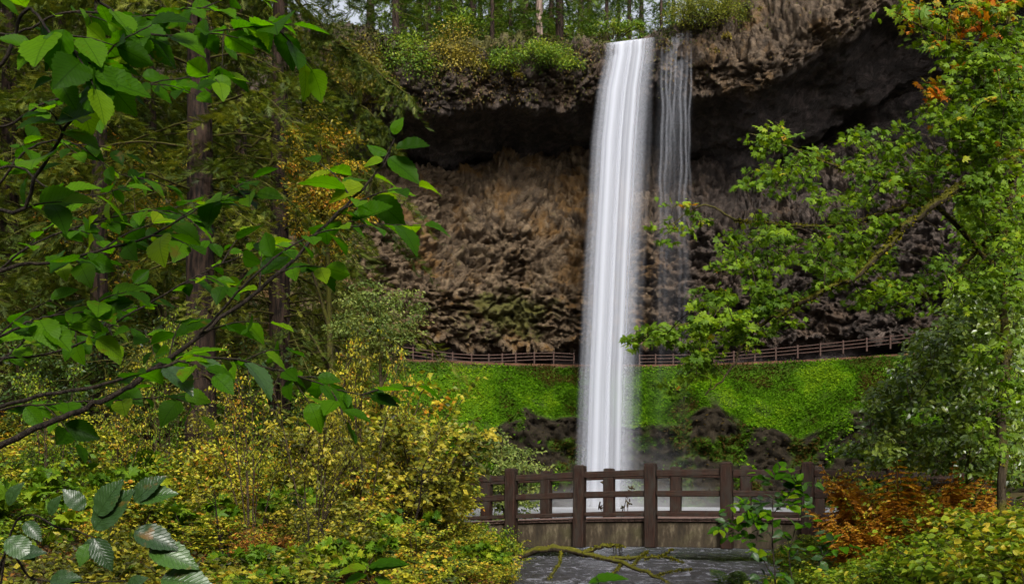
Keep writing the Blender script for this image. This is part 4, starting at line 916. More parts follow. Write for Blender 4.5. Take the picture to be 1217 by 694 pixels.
# ------------------------------------------------------------------ right bank
M_VM = leaf_mat('vine_maple_leaf', [(0, (0.05, 0.11, 0.005)), (.45, (0.12, 0.22, 0.008)), (.85, (0.22, 0.33, 0.015)), (.96, (0.34, 0.32, 0.02)), (1, (0.42, 0.20, 0.015))], .45, .5, .2)
M_OR = leaf_mat('turning_maple_leaf', [(0, (0.10, 0.20, 0.012)), (.35, (0.28, 0.24, 0.015)), (.7, (0.50, 0.21, 0.012)), (1, (0.42, 0.10, 0.012))], .42, .5, .2)
M_GL = leaf_mat('glossy_leaf', [(0, (0.05, 0.10, 0.010)), (.5, (0.13, 0.21, 0.02)), (1, (0.28, 0.36, 0.06))], .42, .32, .8)

def in_poly(x, y, poly):
    n = len(poly); c = np.zeros(len(x), bool); j = n - 1
    for i in range(n):
        xi, yi = poly[i]; xj, yj = poly[j]
        m = ((yi > y) != (yj > y)) & (x < (xj - xi) * (y - yi) / (yj - yi + 1e-9) + xi); c ^= m; j = i
    return c
def poly_pts(r, poly, n, gap=0.0, gs=.02, k=0):
    a = np.array(poly); out = []
    while len(out) < n:
        x = r.uniform(a[:, 0].min(), a[:, 0].max(), 400); y = r.uniform(a[:, 1].min(), a[:, 1].max(), 400); m = in_poly(x, y, poly)
        if gap: m &= vnoise(np.stack([x * gs, y * gs, 0 * x + k], -1), k) > -1 + gap
        out += list(zip(x[m], y[m]))
    return np.array(out[:n])

M_MOSS = leaf_mat('moss', [(0, (0.03, 0.035, 0.004)), (.5, (0.10, 0.105, 0.007)), (1, (0.24, 0.22, 0.012))], .3, .8, .05)
def moss_on(L, r, s_, rad, n, size=.035):
    i = r.uniform(0, len(s_) - 1.01, n); k = i.astype(int); f = (i - k)[:, None]; p = s_[k] * (1 - f) + s_[k + 1] * f; q = unit(r.normal(size=(n, 3)) + [0, 0, .5])
    L.add(p + q * rad[k][:, None] * .8, q + r.normal(size=(n, 3)) * .6 - [0, 0, .3], r.normal(size=(n, 3)), size * r.uniform(.5, 1.3, n), r.random(n))
def maple(name, label, base, skel, fol, seed, mat_bark=M_MOSSY, cat='tree'):
    """skel: list of (pts [(x,y,d)], r0, r1); fol: list of dicts of leaf clumps tied by twigs to the skeleton"""
    r = np.random.default_rng(seed); t = thing(name, label, cat, base); inv = [-v for v in t.location]
    nodes = []; k = 0; MO = Leaves()
    for (pts, r0, r1) in skel:
        q = np.array([P(*p) if len(p) == 3 else p[:3] for p in pts]); n = 6 * len(q); s_ = spline(q, n); s_[1:-1] += r.normal(size=(n - 2, 3)) * r0 * .25; nodes.append(s_)
        B = MB(); rad = np.linspace(r0, r1, n) * (1 + .22 * np.abs(vnoise(np.stack([np.arange(n) * .9, np.full(n, k * 7.1), np.zeros(n)], -1), seed))); B.tube(s_, rad, 8, .10, seed + k)
        o = obj('trunk' if k == 0 else 'limb', B.mesh('limb', mat_bark), t); o.matrix_parent_inverse.translation = inv; k += 1
        if r0 > .02: moss_on(MO, r, s_[:int(n * .7)], rad, int(1500 * r0 / .045), .03)
    nodes = np.vstack(nodes)
    o = obj('moss', MO.mesh('moss', T_DIA, M_MOSS), t, kind='stuff'); o.matrix_parent_inverse.translation = inv
    tw = MB()
    for f in fol:
        L = Leaves(); pp = poly_pts(r, f['poly'], f['n'], f.get('gap', 0), f.get('gs', .02), f.get('k', 0))
        cs = np.array([P(x, y, f['d'] + r.normal(0, f.get('dd', .5))) for (x, y) in pp])
        cs = cs[np.argsort([((nodes - c) ** 2).sum(1).min() for c in cs])]; grown = nodes
        for c in cs:
            dist = ((grown - c) ** 2).sum(1); b = grown[np.argmin(dist)]; grown = np.vstack([grown, c[None]])
            m = (b + c) / 2 + np.array([0, 0, .10]) * np.linalg.norm(c - b) + r.normal(size=3) * .04; s_ = spline([b, m, c], 7)
            tw.tube(s_, np.linspace(.005, .003, 7), 3, cap=False)
            tone = r.random() * f.get('tr', .75); sz = f['size']
            leaf_ball(L, r, c, f['per'], f.get('rad', .2), sz, f.get('flat', .35), .45, f.get('tilt', .45), tone, .13, .22, f.get('face', (0.15, -.55, .8)))
            twig_leaves(L, r, s_[4:], sz * .9, sz, tone, face=(0.1, -.5, .8), start=.1)
        o = obj('crown', L.mesh('crown', f.get('tmpl', T_MAP), f['mat']), t); o['kind'] = 'stuff'; o.matrix_parent_inverse.translation = inv
    o = obj('twigs', tw.mesh('twigs', M_STEM), t); o['kind'] = 'stuff'; o.matrix_parent_inverse.translation = inv
    return t

bx = P(1193, 585, 10); bz = gz(bx[0], 10)
def G(x, d): q = P(x, 585, d); return (q[0], d, gz(q[0], d) - .15, 0)
R1 = [(1217, 40), (1150, 70), (1105, 125), (1060, 150), (1000, 150), (960, 165), (925, 150), (888, 152), (882, 165), (905, 190), (868, 225), (880, 255), (850, 295), (825, 335), (806, 350), (812, 372), (775, 385), (742, 400), (746, 412), (800, 402), (828, 420), (786, 455), (800, 480), (835, 445), (870, 440), (905, 402), (960, 385), (1020, 365), (1080, 385), (1140, 375), (1217, 330)]
maple('vine_maple', 'arching vine maple with mossy limb and bright green leaves in front of the falls', (bx[0], 10, bz),
      [([G(1193, 10), (1190, 500, 10), (1196, 420, 10), (1189, 330, 10), (1197, 260, 10), (1206, 205, 10), (1213, 120, 10), (1195, 0, 10), (1190, -120, 10)], .045, .025),
       ([(1206, 205, 10), (1160, 214, 9.3), (1122, 234, 8.9), (1076, 270, 8.8), (1060, 288, 8.8), (1012, 330, 8.8), (940, 365, 8.9), (892, 398, 9.0), (868, 440, 9.0), (838, 470, 9.0)], .042, .006),
       ([(1112, 238, 9.6), (1062, 250, 9.8), (1000, 268, 10), (930, 268, 10.1), (878, 262, 10.2), (835, 245, 10.2), (790, 272, 10.2)], .026, .004),
       ([(1190, 330, 10), (1150, 282, 9.9), (1080, 222, 9.8), (1000, 200, 9.7), (930, 172, 9.7), (895, 160, 9.7)], .026, .005),
       ([(940, 365, 9.2), (870, 382, 9.0), (810, 386, 8.9), (750, 406, 8.8)], .012, .003),
       ([(1206, 205, 10), (1182, 130, 10), (1165, 100, 9.9), (1150, 60, 9.8), (1092, 30, 9.7), (1062, 14, 9.6)], .022, .004),
       ([(1197, 260, 10), (1160, 300, 10.4), (1120, 340, 10.5), (1080, 360, 10.5), (1040, 372, 10.6)], .024, .005),
       ([(1190, 250, 10), (1142, 182, 10.2), (1120, 132, 10.2), (1100, 106, 10.2)], .018, .004)],
      [dict(poly=R1, n=720, gap=.92, gs=.042, k=4, d=9.8, dd=.6, per=9, size=.055, rad=.13, mat=M_VM, tr=.7),
       dict(poly=[(742, 394), (800, 384), (900, 330), (960, 350), (880, 400), (830, 440), (800, 405), (744, 414)], n=46, d=9.0, dd=.15, per=13, size=.064, rad=.13, mat=M_VM, tr=.75),
       dict(poly=[(770, 250), (790, 240), (850, 215), (850, 260), (800, 292), (772, 290)], n=16, d=10.2, dd=.2, per=5, size=.065, rad=.12, mat=M_VM, tr=1.0),
       dict(poly=[(1100, 90), (1150, 60), (1217, 40), (1217, 215), (1150, 195), (1120, 150)], n=330, gap=.85, gs=.045, k=9, d=9.8, dd=.7, per=10, size=.056, rad=.14, mat=M_VM, tr=.75),
       dict(poly=[(1056, 16), (1066, 0), (1217, 0), (1217, 30), (1130, 55), (1090, 60), (1080, 30)], n=44, d=9.8, dd=.3, per=6, size=.07, rad=.14, mat=M_OR, tr=1.0),
       dict(poly=[(1056, 10), (1100, 0), (1217, 0), (1217, 40), (1130, 60), (1090, 60)], n=40, d=9.8, dd=.3, per=8, size=.065, rad=.14, mat=M_VM, tr=.8),
       dict(poly=[(1150, 190), (1217, 190), (1217, 560), (1165, 540), (1150, 400)], n=110, gap=.8, gs=.05, k=2, d=9.3, dd=.35, per=8, size=.055, rad=.14, mat=M_VM, tr=.6),
       dict(poly=[(1092, 112), (1105, 95), (1125, 98), (1120, 118)], n=8, d=10, dd=.2, per=7, size=.08, rad=.12, mat=M_OR, tr=1.0),
       dict(poly=[(1185, 85), (1217, 75), (1217, 115), (1190, 105)], n=8, d=9.6, dd=.2, per=7, size=.08, rad=.12, mat=M_OR, tr=1.0)], 900)
b2 = P(1150, 585, 12.5)
maple('understory_maple', 'dense glossy leaved small tree under the mossy vine maple limb', (b2[0], 12.5, gz(b2[0], 12.5)),
      [([G(1150, 12.5), (1150, 540, 12.5), (1140, 470, 12.4), (1120, 420, 12.3), (1100, 390, 12.2)], .03, .006), ([G(1165, 12.6), (1170, 500, 12.6), (1185, 430, 12.6), (1200, 350, 12.6)], .03, .008),
       ([(1148, 520, 12.5), (1100, 480, 12.2), (1060, 470, 12.0), (1042, 480, 11.9)], .014, .004), ([(1150, 540, 12.5), (1090, 530, 12.2), (1030, 525, 12)], .014, .004)],
      [dict(poly=[(1078, 395), (1110, 390), (1140, 350), (1217, 330), (1217, 570), (1110, 555), (1040, 552), (1005, 535), (1035, 505), (1030, 480), (1066, 440)], n=900, gap=.35, gs=.04, k=3, d=11.8, dd=.8, per=13, size=.066, rad=.16, flat=.5, mat=M_GL, tmpl=T_OVA, face=(.1, -.5, .8))], 910, M_LIMB)
b3 = P(1235, 585, 15)
maple('understory_maple', 'lime leaved small tree behind the mossy vine maple trunk', (b3[0], 15, gz(b3[0], 15)),
      [([G(1235, 15), (1225, 480, 15), (1200, 350, 15), (1190, 250, 15)], .05, .012), ([(1225, 480, 15), (1190, 440, 14.8), (1150, 430, 14.7)], .02, .005)],
      [dict(poly=[(1140, 230), (1217, 200), (1217, 560), (1150, 560), (1180, 420), (1130, 330)], n=330, d=15, dd=.9, per=20, size=.085, rad=.27, flat=.5, mat=M_VM, tmpl=T_OVA)], 920, M_LIMB)

# shrubs of the right bank
M_RB = leaf_mat('right_bank_leaf', [(0, (0.04, 0.085, 0.005)), (.45, (0.11, 0.19, 0.008)), (.8, (0.22, 0.28, 0.012)), (1, (0.38, 0.30, 0.02))], .4, .5, .22)
RB = [shrub_geo(140 + k, .8, .7, 16, 16, .036, .052, T_OVA, M_STEM, M_RB, stem_r=.008) for k in range(3)]
rr_ = np.random.default_rng(88); pts2 = []; tries = 0
while len(pts2) < 62 and tries < 5000:
    tries += 1; Y = 5.5 + 14 * rr_.random(); X = rr_.uniform(2.0, .56 * Y + .4); e = float(str_c(Y) + str_w(Y)) + .2
    if X < e or Y > 18.0 - .3 * (X - 6) or (CX + F * X / Y) < 890: continue
    if any((X - a) ** 2 + (Y - b) ** 2 < (.42 + .018 * Y) ** 2 for a, b in pts2): continue
    pts2.append((X, Y))
def where_right(X, Y):
    if X < float(str_c(Y) + str_w(Y)) + .9: return 'at the edge of the stream'
    if Y > 11.5: return 'near the right end of the footbridge'
    if X > .42 * Y: return 'below the mossy vine maple'
    return 'in front of the orange bracken'
for X, Y in pts2:
    px = CX + F * X / Y; ymax = np.interp(px, [880, 960, 1040, 1120, 1217], [700, 672, 640, 622, 600]); zt = EYE + (HY - ymax) / F * Y; g0 = gz(X, Y)
    sc = np.clip((zt - g0) / .85, .35, 1.1) * rr_.uniform(.8, 1.05)
    place(RB[rr_.integers(0, 3)], SN, 'bank_shrub', 'yellow green leafy shrub of the right bank ' + where_right(X, Y), 'shrub', 'right bank shrubs ' + where_right(X, Y), (X, Y, g0 - .04), rr_.uniform(0, 6.28), (max(sc, .7), max(sc, .7), sc))
for (px, py, d, c, lab) in [(1045, 545, 14.5, 'y', 'yellow shrub behind the orange bracken at the bridge end'), (1150, 580, 14.5, 'y', 'yellow shrub in front of the last right bridge post'), (1210, 590, 14, 'l', 'lime shrub beside the last right bridge post'), (1110, 600, 10.4, 'y', 'yellow green shrub at the foot of the orange bracken'), (1062, 585, 10.9, 'y', 'yellow shrub growing up through the orange bracken'), (1130, 560, 11.6, 'l', 'lime shrub at the back of the orange bracken')]:
    X = (px - CX) / F * d; h = EYE + (HY - py) / F * d - gz(X, d); shrub(c, 0, X, d, h * .72, px, lab, None, sz=h)

# orange bracken
M_FERN = leaf_mat('orange_bracken', [(0, (0.12, 0.05, 0.012)), (.45, (0.36, 0.15, 0.016)), (.8, (0.50, 0.27, 0.02)), (1, (0.45, 0.38, 0.03))], .35, .55, .25)
M_FERNG = leaf_mat('green_fern', [(0, (0.025, 0.06, 0.006)), (.5, (0.07, 0.14, 0.012)), (1, (0.15, 0.20, 0.02))], .35, .5, .3)
def frond_mesh(seed, ln, mat, wid=.30, arch=.35):
    r = np.random.default_rng(seed); st = spline([(0, 0, 0), (0, ln * .35, ln * .55), (0, ln * (.5 + arch * .4), ln * (.85 - arch * .3))], 14); L = Leaves()
    for k in range(3, 14):
        t = k / 13; p = st[k]; w = wid * ln * math.sin(math.pi * (.12 + .85 * t)) ** .8 * (1.05 - .5 * t)
        for s_ in (-1, 1):
            nsub = 5; q = (np.arange(nsub) + .5) / nsub; b = p + np.stack([s_ * w * q, .25 * w * q, -.15 * w * q * q], 1)
            L.add(b, np.stack([np.full(nsub, s_ * .7), np.full(nsub, .7), r.normal(-.1, .2, nsub)], 1), np.array([0, -.4, 1.0]) + r.normal(size=(nsub, 3)) * .25, w * .42 * (1.1 - .5 * q) + .012, np.clip(r.normal(.5, .25, nsub), 0, 1))
            L.add(b, np.stack([np.full(nsub, s_ * .9), np.full(nsub, -.3), r.normal(-.1, .2, nsub)], 1), np.array([0, -.4, 1.0]) + r.normal(size=(nsub, 3)) * .25, w * .36 * (1.1 - .5 * q) + .012, np.clip(r.normal(.5, .25, nsub), 0, 1))
    B = MB(); B.tube(st, np.linspace(.008, .003, 14), 4, cap=False); return L.mesh('frond', T_DIA, mat, extra=B)
def fern(label, loc, ln, meshes, n, seed, group=None, name='bracken_fern'):
    r = np.random.default_rng(seed); t = thing(name, label, 'fern', loc, group)
    for k in range(n):
        o = obj('frond', meshes[k % len(meshes)], t); s_ = ln * r.uniform(.75, 1.1); o.scale = (s_, s_, s_); o.rotation_euler = (r.normal(0, .18), r.normal(0, .12), k * 2.4 + r.normal(0, .3)); o.location = (r.normal(0, .03), r.normal(0, .03), 0)
BF = [frond_mesh(160 + k, 1.0, M_FERN, .22, .0 + .15 * k) for k in range(3)]
for k, (px, py, d) in enumerate([(1045, 575, 11.4), (1072, 550, 11.2), (1098, 556, 11.0), (1125, 566, 11.2), (1152, 588, 11.0), (1062, 606, 10.6), (1028, 602, 11.0), (1085, 585, 10.7), (1110, 590, 10.8), (1138, 575, 11.3)]):
    X = (px - CX) / F * d; g0 = gz(X, d); fern('orange brown bracken fern dying back at the right end of the footbridge', (X, d, g0 - .03), (EYE + (HY - py) / F * d - g0) * 1.12, BF, 13, 170 + k, 'orange bracken by the bridge')
GF = [frond_mesh(180 + k, 1.0, M_FERNG, .26, .5 + .2 * k) for k in range(2)]
for k, (px, d, s_, lab) in enumerate([(1105, 10.2, .6, 'green fern below the orange bracken'), (875, 14.2, .5, 'green fern on the stream edge beside the dark sapling')]):
    X = (px - CX) / F * d; fern(lab, (X, d, max(gz(X, d), .0) - .02), s_, GF, 12, 190 + k)
for k in range(9):   # ferns on the left bank floor
    px, d = [(150, 11), (235, 8.5), (60, 13), (330, 10), (420, 12), (270, 14), (120, 8), (520, 10.5), (370, 8.2)][k]; X = (px - CX) / F * d
    fern('low green fern among the yellow thicket of the left bank', (X, d, gz(X, d) - .02), .5, GF, 10, 200 + k, 'ferns of the left bank')

# mossy fallen branch at the water's edge
def fallen():
    r = np.random.default_rng(5); L = Leaves(); t = thing('fallen_branch', 'moss covered fallen branch with forked twigs lying over the stream edge', 'branch', P(640, 660, 17.6)); inv = [-v for v in t.location]
    for k, (pts, r0, r1) in enumerate([([(615, 662, 17.8), (640, 653, 17.7), (668, 651, 17.5), (694, 657, 17.3), (722, 664, 17.0), (752, 672, 16.6), (778, 684, 16.2), (800, 697, 15.8)], .07, .016), ([(694, 657, 17.3), (712, 650, 17.2), (728, 648, 17.1), (742, 650, 17.0)], .045, .012),
          ([(722, 664, 17.0), (755, 662, 16.9), (785, 660, 16.9), (800, 652, 16.9)], .04, .008), ([(752, 672, 16.6), (762, 660, 16.6), (770, 655, 16.6)], .022, .007), ([(668, 651, 17.5), (664, 670, 17.2), (650, 690, 16.9)], .03, .012), ([(778, 684, 16.2), (800, 678, 16.1), (822, 676, 16.1)], .016, .005),
          ([(785, 660, 16.9), (800, 664, 16.8), (812, 668, 16.8)], .015, .005), ([(740, 668, 16.8), (730, 680, 16.6), (716, 690, 16.4)], .022, .008)]):
        s_ = spline([P(*p) for p in pts], 22); s_[1:-1] += r.normal(size=(20, 3)) * r0 * .22; B = MB(); B.tube(s_, np.linspace(r0, r1, 22) * r.uniform(.85, 1.25, 22), 8, .12, k)
        o = obj('stem' if k == 0 else 'fork', B.mesh('stem', M_MOSSY), t); o.matrix_parent_inverse.translation = inv; moss_on(L, r, s_, np.linspace(r0, r1, 22), int(600 * (r0 / .085) ** .5), .035)
    o = obj('moss', L.mesh('moss', T_DIA, M_MOSS), t, kind='stuff'); o.matrix_parent_inverse.translation = inv
fallen()
# dead flower stalks in the stream before the bridge
def stalks():
    r = np.random.default_rng(8); b = P(735, 640, 25.5); t = thing('dead_stalks', 'thin dark dead stalks with seed heads standing behind the bridge rail', 'plant', (b[0], b[1], 0)); B = MB(); H = MB()
    for (x, y) in [(719, 578), (716, 572), (727, 575), (722, 590), (745, 584), (751, 580), (747, 597), (740, 602), (731, 596), (713, 602)]:
        e = P(x, y, 25.5 + r.normal(0, .1)) - np.array([b[0], b[1], 0]); s_ = spline([(r.normal(0, .08), 0, -.2), e * [.45, 1, .55] + r.normal(size=3) * .04, e], 8); B.tube(s_, np.linspace(.012, .006, 8), 4)
        for q in range(5): H.tube(spline([e + r.normal(size=3) * .04, e + r.normal(size=3) * .05], 3), [.02, .022, .006], 5)
    obj('stalks', B.mesh('stalks', M_STEM), t)['kind'] = 'stuff'; obj('seed_heads', H.mesh('seed_heads', M_STEM), t)['kind'] = 'stuff'
stalks()
# ------------------------------------------------------------------ broad leaves close to the camera: every leaf its own part
M_BL = leaf_mat('hazel_leaf', [(0, (0.014, 0.05, 0.001)), (.45, (0.045, 0.14, 0.002)), (.85, (0.10, 0.24, 0.003)), (1, (0.20, 0.30, 0.008))], .6, .45, .10, (1.15, 1.3, .3), veins=True, per_object=True)
M_BD = leaf_mat('alder_leaf', [(0, (0.018, 0.045, 0.014)), (.6, (0.03, 0.07, 0.018)), (1, (0.045, 0.11, 0.015))], .22, .34, .4, (1, 1.1, .4), veins=True, per_object=True)
def big_leaf(seed, mat, wid=.62, curl=.18, fold=.16, teeth=9):
    r = np.random.default_rng(seed); nl = 2 * teeth + 1; V = []; UV = []
    for i in range(nl):
        t = i / (nl - 1); w = wid * .5 * (math.sin(math.pi * t ** .86) ** .78 * (1 - .35 * max(0, t - .7) / .3)) * (1 + .10 * (i % 2)) if 0 < i < nl - 1 else .004
        yj = .012 if i % 2 else -.012
        for c in (-1, -.5, 0, .5, 1):
            x = c * w; z = fold * abs(x) * 1.6 - curl * t * t + .02 * math.sin(t * 26) * abs(c) * (1 - t) + r.normal(0, .003)
            V.append((x, t + yj * abs(c) - .10 * abs(c) * w, z)); UV.append((.5 + x, t))
    return make_mesh('leaf', np.array(V), grid_faces(nl, 5), mat, True, uv=np.array(UV))
LB = [big_leaf(1, M_BL, .62, .15, .14), big_leaf(2, M_BL, .70, .28, .20), big_leaf(3, M_BL, .56, .05, .25), big_leaf(6, M_BL, .74, .45, .10), big_leaf(7, M_BL, .60, -.10, .30, 11)]
LD = [big_leaf(4, M_BD, .56, .25, .22), big_leaf(5, M_BD, .64, .18, .12)]
M_TWIG = bark_mat('hazel_bark', (0.012, 0.009, 0.007), (0.045, 0.033, 0.024), .05, scale=30)
from mathutils import Matrix
def put_leaf(parent, mesh, p, d, n, size):
    d = d / np.linalg.norm(d); x = np.cross(d, n); x /= np.linalg.norm(x); n = np.cross(x, d)
    o = obj('leaf', mesh, parent); m = Matrix(((x[0] * size, d[0] * size, n[0] * size, p[0]), (x[1] * size, d[1] * size, n[1] * size, p[1]), (x[2] * size, d[2] * size, n[2] * size, p[2]), (0, 0, 0, 1)))
    o.matrix_local = m; return o
class Bush:
    def __init__(s, name, label, cat, base, seed): s.t = thing(name, label, cat, base); s.b = np.array(base, float); s.r = np.random.default_rng(seed); s.n = 0
    def stem(s, pts, r0, r1, name='branch', n=None):
        q = np.array([P(*p) if len(p) == 3 else p[:3] for p in pts]) - s.b; m = n or 7 * len(q); c = spline(q, m); c[1:-1] += s.r.normal(size=(m - 2, 3)) * r0 * .25; B = MB(); B.tube(c, np.linspace(r0, r1, m), 7)
        o = obj(name, B.mesh(name, M_TWIG), s.t); return o, c
    def leaf(s, par, p, d, size, meshes, n=None, pet=True):
        n = np.array([0.05, -.45, .85]) + s.r.normal(size=3) * .38 if n is None else np.asarray(n, float)
        put_leaf(par, meshes[s.r.integers(len(meshes))], p, np.asarray(d, float), n, size); s.n += 1
    def along(s, par, c, k, size, meshes, start=.15, droop=.35, end=True):
        tan = unit(np.gradient(c, axis=0)); m = len(c)
        for j in range(k):
            t = start + (1 - start) * (j + .5 * s.r.random()) / k; i = min(int(t * (m - 1)), m - 2); side = unit(np.cross(tan[i], [0, -.35, 1.0])) * (1 if j % 2 else -1)
            d = tan[i] * .55 + side * .8 + s.r.normal(size=3) * .22; d[2] -= droop * s.r.uniform(.3, 1.3); s.leaf(par, c[i] + d * .008, d, 1.05 * size * np.clip(s.r.normal(1, .28), .5, 1.5), meshes)
        if end: s.leaf(par, c[-1], tan[-1] + [0, 0, -.2], size, meshes)
    def sub(s, par, c, k, ln, leaves, size, meshes, start=.2):
        """side twigs, each carrying leaves; the twig is a sub-part of its branch"""
        tan = unit(np.gradient(c, axis=0)); m = len(c)
        for j in range(k):
            t = start + (1 - start) * (j + s.r.random()) / k; i = min(int(t * (m - 1)), m - 2); side = unit(np.cross(tan[i], [0, -.6, 1.0])) * (1 if j % 2 else -1)
            d = unit(tan[i] * .7 + side * .75 + s.r.normal(size=3) * [.2, .3, .2]); l = ln * s.r.uniform(.6, 1.25); e = c[i] + d * l - [0, 0, .12 * l]; q = spline([c[i], (c[i] + e) / 2 + [0, 0, .06 * l], e], 8)
            B = MB(); B.tube(q, np.linspace(.0032, .0012, 8), 5); obj('twig', B.mesh('twig', M_TWIG), par); s.along(par, q, leaves, size, meshes, .1)

tx = -2.05; tg = gz(tx, 3.0)
hz = Bush('hazel_tree', 'broad leaved tree reaching in from the left with bright green toothed leaves', 'tree', (tx, 3.0, tg), 44)
hz.stem([(tx, 3.0, tg - .1, 0), (tx + .05, 3.0, 1.2, 0), (tx - .05, 3.05, 2.4, 0), (tx + .02, 3.0, 4.0, 0)], .045, .02, 'trunk')
T0 = lambda z: (tx + .03, 3.0, z, 0)
o, c = hz.stem([T0(1.25), (0, 530, 2.95), (80, 494, 2.95), (150, 462, 2.95), (235, 400, 3.0), (330, 325, 3.05), (400, 255, 3.1), (450, 203, 3.15), (472, 158, 3.15)], .011, .002)
hz.along(o, c[int(len(c) * .74):], 3, .075, LB, .0, end=False); hz.sub(o, c[:int(len(c) * .86)], 9, .24, 4, .086, LB, .40)
o, c = hz.stem([T0(1.5), (10, 480, 2.7), (100, 462, 2.7), (180, 440, 2.75), (255, 425, 2.8), (330, 440, 2.85), (400, 462, 2.9), (440, 472, 2.9)], .006, .0015)
hz.along(o, c, 15, .088, LD + LB, .30); hz.sub(o, c, 7, .17, 3, .082, LB, .42)
o, c = hz.stem([T0(1.9), (0, 322, 3.1), (60, 312, 3.1), (120, 298, 3.1), (180, 280, 3.1), (240, 245, 3.15), (262, 240, 3.15)], .007, .0015)
hz.along(o, c, 12, .092, LB, .30); hz.sub(o, c, 7, .2, 4, .088, LB, .3)
o, c = hz.stem([(235, 400, 3.0), (300, 330, 2.9), (360, 285, 2.9), (430, 268, 2.9), (505, 268, 2.95)], .004, .001)
hz.along(o, c, 11, .085, LB, .35)
o, c = hz.stem([T0(2.7), (-20, 90, 2.6), (30, 12, 2.55), (60, 40, 2.5), (95, 66, 2.5), (125, 95, 2.5)], .006, .0015)
hz.along(o, c, 8, .105, LB, .35); hz.sub(o, c, 2, .16, 3, .10, LB, .4)
o, c = hz.stem([T0(2.6), (0, 250, 2.7), (45, 205, 2.65), (80, 150, 2.6), (105, 115, 2.6), (130, 60, 2.55), (180, 30, 2.55)], .006, .0015)
hz.along(o, c, 9, .10, LB, .3); hz.sub(o, c, 3, .17, 4, .09, LB, .2)
o, c = hz.stem([T0(2.95), (60, -30, 2.55), (125, 8, 2.6), (180, 42, 2.6), (235, 40, 2.65), (300, 32, 2.7), (350, 30, 2.7)], .005, .0012)
hz.along(o, c, 14, .10, LB, .3); hz.sub(o, c, 4, .15, 3, .09, LB, .35)
o, c = hz.stem([T0(2.2), (0, 200, 3.3), (55, 222, 3.3), (110, 232, 3.3), (150, 222, 3.3)], .005, .0012)
hz.along(o, c, 9, .085, LB, .3)
o, c = hz.stem([T0(1.7), (0, 400, 2.9), (40, 380, 2.9), (90, 372, 2.9), (110, 365, 2.9)], .005, .0012)
hz.along(o, c, 8, .09, LB, .2); hz.sub(o, c, 4, .18, 4, .085, LB, .2)
h2 = Bush('hazel_tree', 'second broad leaved tree behind the first, its dimmer leaves filling the left edge', 'tree', (tx - .5, 4.2, gz(tx - .5, 4.2)), 47)
h2.stem([(tx - .5, 4.2, gz(tx - .5, 4.2) - .1, 0), (tx - .45, 4.2, 1.5, 0), (tx - .55, 4.2, 3.0, 0), (tx - .5, 4.2, 4.6, 0)], .04, .02, 'trunk')
for (z, pts, na, ns) in [(1.9, [(-20, 440, 4.0), (40, 400, 4.0), (110, 385, 4.0), (180, 395, 4.0)], 8, 6), (2.3, [(-20, 330, 4.1), (40, 290, 4.0), (120, 262, 4.0), (190, 250, 4.0), (230, 262, 4.0)], 9, 6), (2.8, [(-20, 230, 4.1), (30, 180, 4.0), (80, 168, 4.0), (140, 205, 4.0), (160, 212, 4.0)], 8, 5),
                         (3.2, [(-10, 150, 4.0), (60, 120, 3.9), (130, 110, 3.9), (200, 95, 3.9), (250, 92, 3.9)], 9, 6), (3.6, [(0, 40, 4.0), (80, 15, 3.9), (170, 20, 3.9), (240, 10, 3.9), (290, 30, 3.9)], 9, 6), (2.0, [(60, 420, 3.9), (160, 370, 3.8), (250, 320, 3.8), (320, 290, 3.8)], 9, 6), (1.6, [(-10, 490, 3.8), (60, 480, 3.8), (150, 475, 3.8), (220, 470, 3.8)], 8, 4)]:
    o, c = h2.stem([(tx - .48, 4.2, z, 0)] + pts, .006, .0015); h2.along(o, c, na, .09, LB, .3); h2.sub(o, c, ns, .24, 4, .085, LB, .3)
# a few leaves exactly as the photograph shows them, on the tip of the long branch
def px_leaf(bush, par, x0, y0, x1, y1, d, meshes, tilt=(0, -.7, .6), dd=-.02):
    a = P(x0, y0, d); b = P(x1, y1, d + dd); bush.leaf(par, a - bush.b, b - a, np.linalg.norm(b - a), meshes, tilt)
o, c = hz.stem([(450, 203, 3.15), (462, 180, 3.15), (472, 158, 3.15)], .003, .0012)
for q in [(468, 160, 474, 138), (455, 190, 433, 190), (462, 188, 500, 214), (470, 176, 512, 178), (432, 222, 388, 232), (418, 262, 470, 250)]: px_leaf(hz, o, *q, 3.14, LB)
o, c = hz.stem([(95, 66, 2.5), (78, 82, 2.5), (68, 92, 2.5)], .002, .001)
for q in [(68, 92, 90, 130), (62, 94, 38, 100), (40, 58, -5, 50), (40, 58, 18, 80), (112, 76, 132, 126), (76, 36, 62, 88)]: px_leaf(hz, o, *q, 2.48, LB)

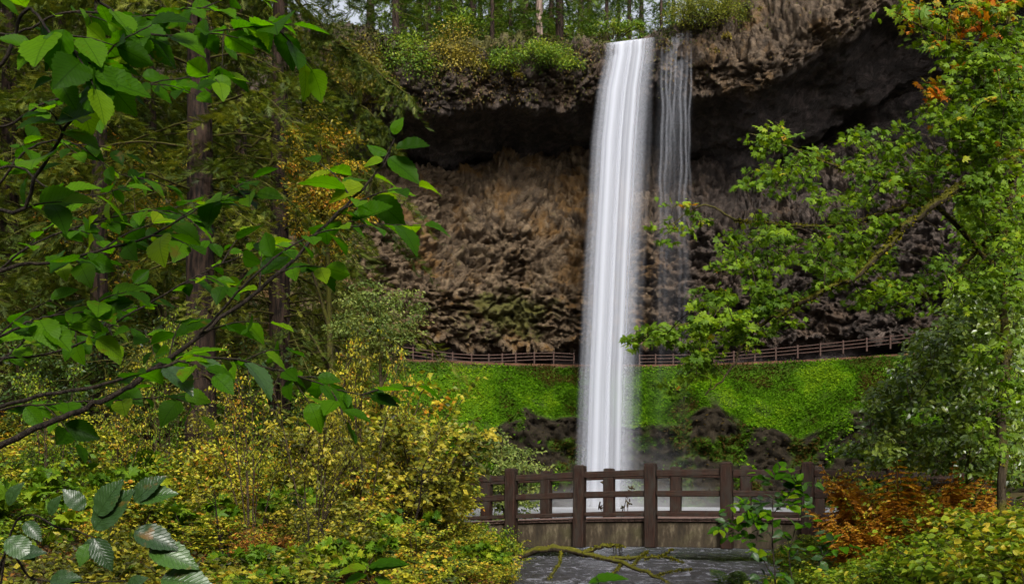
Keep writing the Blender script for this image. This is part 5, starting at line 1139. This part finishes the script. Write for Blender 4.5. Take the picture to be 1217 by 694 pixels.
sg = gz(-1.7, 3.2)
sp = Bush('alder_sapling', 'dark glossy leaved sapling low in the left corner', 'sapling', (-1.62, 3.1, sg), 45)
o, c = sp.stem([(-1.62, 3.1, sg, 0), (10, 640, 2.9), (75, 628, 2.85), (112, 640, 2.8), (118, 655, 2.8)], .004, .0015, 'stem')
for q in [(112, 628, 152, 578), (116, 612, 140, 568), (100, 605, 75, 580), (60, 612, 68, 588), (160, 596, 190, 562), (162, 594, 206, 580), (10, 600, 22, 572), (30, 620, 48, 640), (118, 640, 92, 668)]: px_leaf(sp, o, *q, 2.8, LD, (0, -.8, .6))
o, c = sp.stem([(-1.62, 3.1, sg, 0), (0, 676, 2.6), (40, 688, 2.55), (90, 692, 2.5), (150, 690, 2.5)], .004, .0015, 'stem')
for q in [(112, 640, 132, 676), (105, 646, 92, 672), (160, 632, 210, 646), (178, 652, 234, 668), (192, 688, 252, 692), (60, 690, 92, 682), (8, 640, 40, 662), (20, 660, 50, 652), (150, 700, 172, 684)]: px_leaf(sp, o, *q, 2.5, LD, (0, -.8, .6))
for k, (x, d, lab, ps) in enumerate([(440, 3.2, 'low broad leaved seedling at the bottom edge among brown leaves', [(436, 676, 398, 676), (438, 674, 486, 664), (442, 678, 484, 676), (436, 684, 402, 694), (446, 686, 470, 694)]),
                              (712, 3.6, 'single long green leaf shoot by the bottom edge over the stream', [(700, 693, 748, 686), (700, 696, 730, 702)])]):
    b = P(x, 585, d); g0 = gz(b[0], d); B_ = Bush('broadleaf_seedling', lab, 'seedling', (b[0], d, g0), 50 + k)
    o, c = B_.stem([(b[0], d, g0 - .02, 0), (x, 720, d), (x - 4, 682, d)], .003, .0012, 'stem')
    for q in ps: px_leaf(B_, o, *q, d, LB + LD[:1], (0, -.3, .95))

# dark green sapling on the right of the stream
b = P(925, 585, 9.4); g0 = gz(b[0], 9.4)
rs_ = Bush('stream_sapling', 'slender dark green sapling standing before the right half of the footbridge', 'sapling', (b[0], 9.4, g0), 61)
for k, (pts, r0) in enumerate([([(b[0], 9.4, g0 - .1, 0), (922, 700, 9.4), (918, 640, 9.4), (919, 590, 9.4), (921, 562, 9.4)], .010), ([(b[0] + .12, 9.4, g0 - .1, 0), (942, 700, 9.3), (938, 660, 9.3), (948, 620, 9.3), (958, 600, 9.3)], .008),
                ([(922, 690, 9.4), (900, 655, 9.4), (878, 632, 9.4), (862, 620, 9.4)], .006), ([(b[0] + .2, 9.5, g0 - .1, 0), (965, 690, 9.5), (980, 660, 9.5), (992, 640, 9.5)], .007), ([(918, 640, 9.4), (900, 610, 9.4), (884, 596, 9.4)], .005), ([(919, 610, 9.4), (940, 585, 9.4), (948, 572, 9.4)], .005)]):
    o, c = rs_.stem(pts, r0, .002, 'stem'); rs_.along(o, c, 15, .10, LB + LD, .2, .3); rs_.sub(o, c, 5, .22, 5, .088, LB + LD, .15)
print('front leaves', hz.n, sp.n, rs_.n)
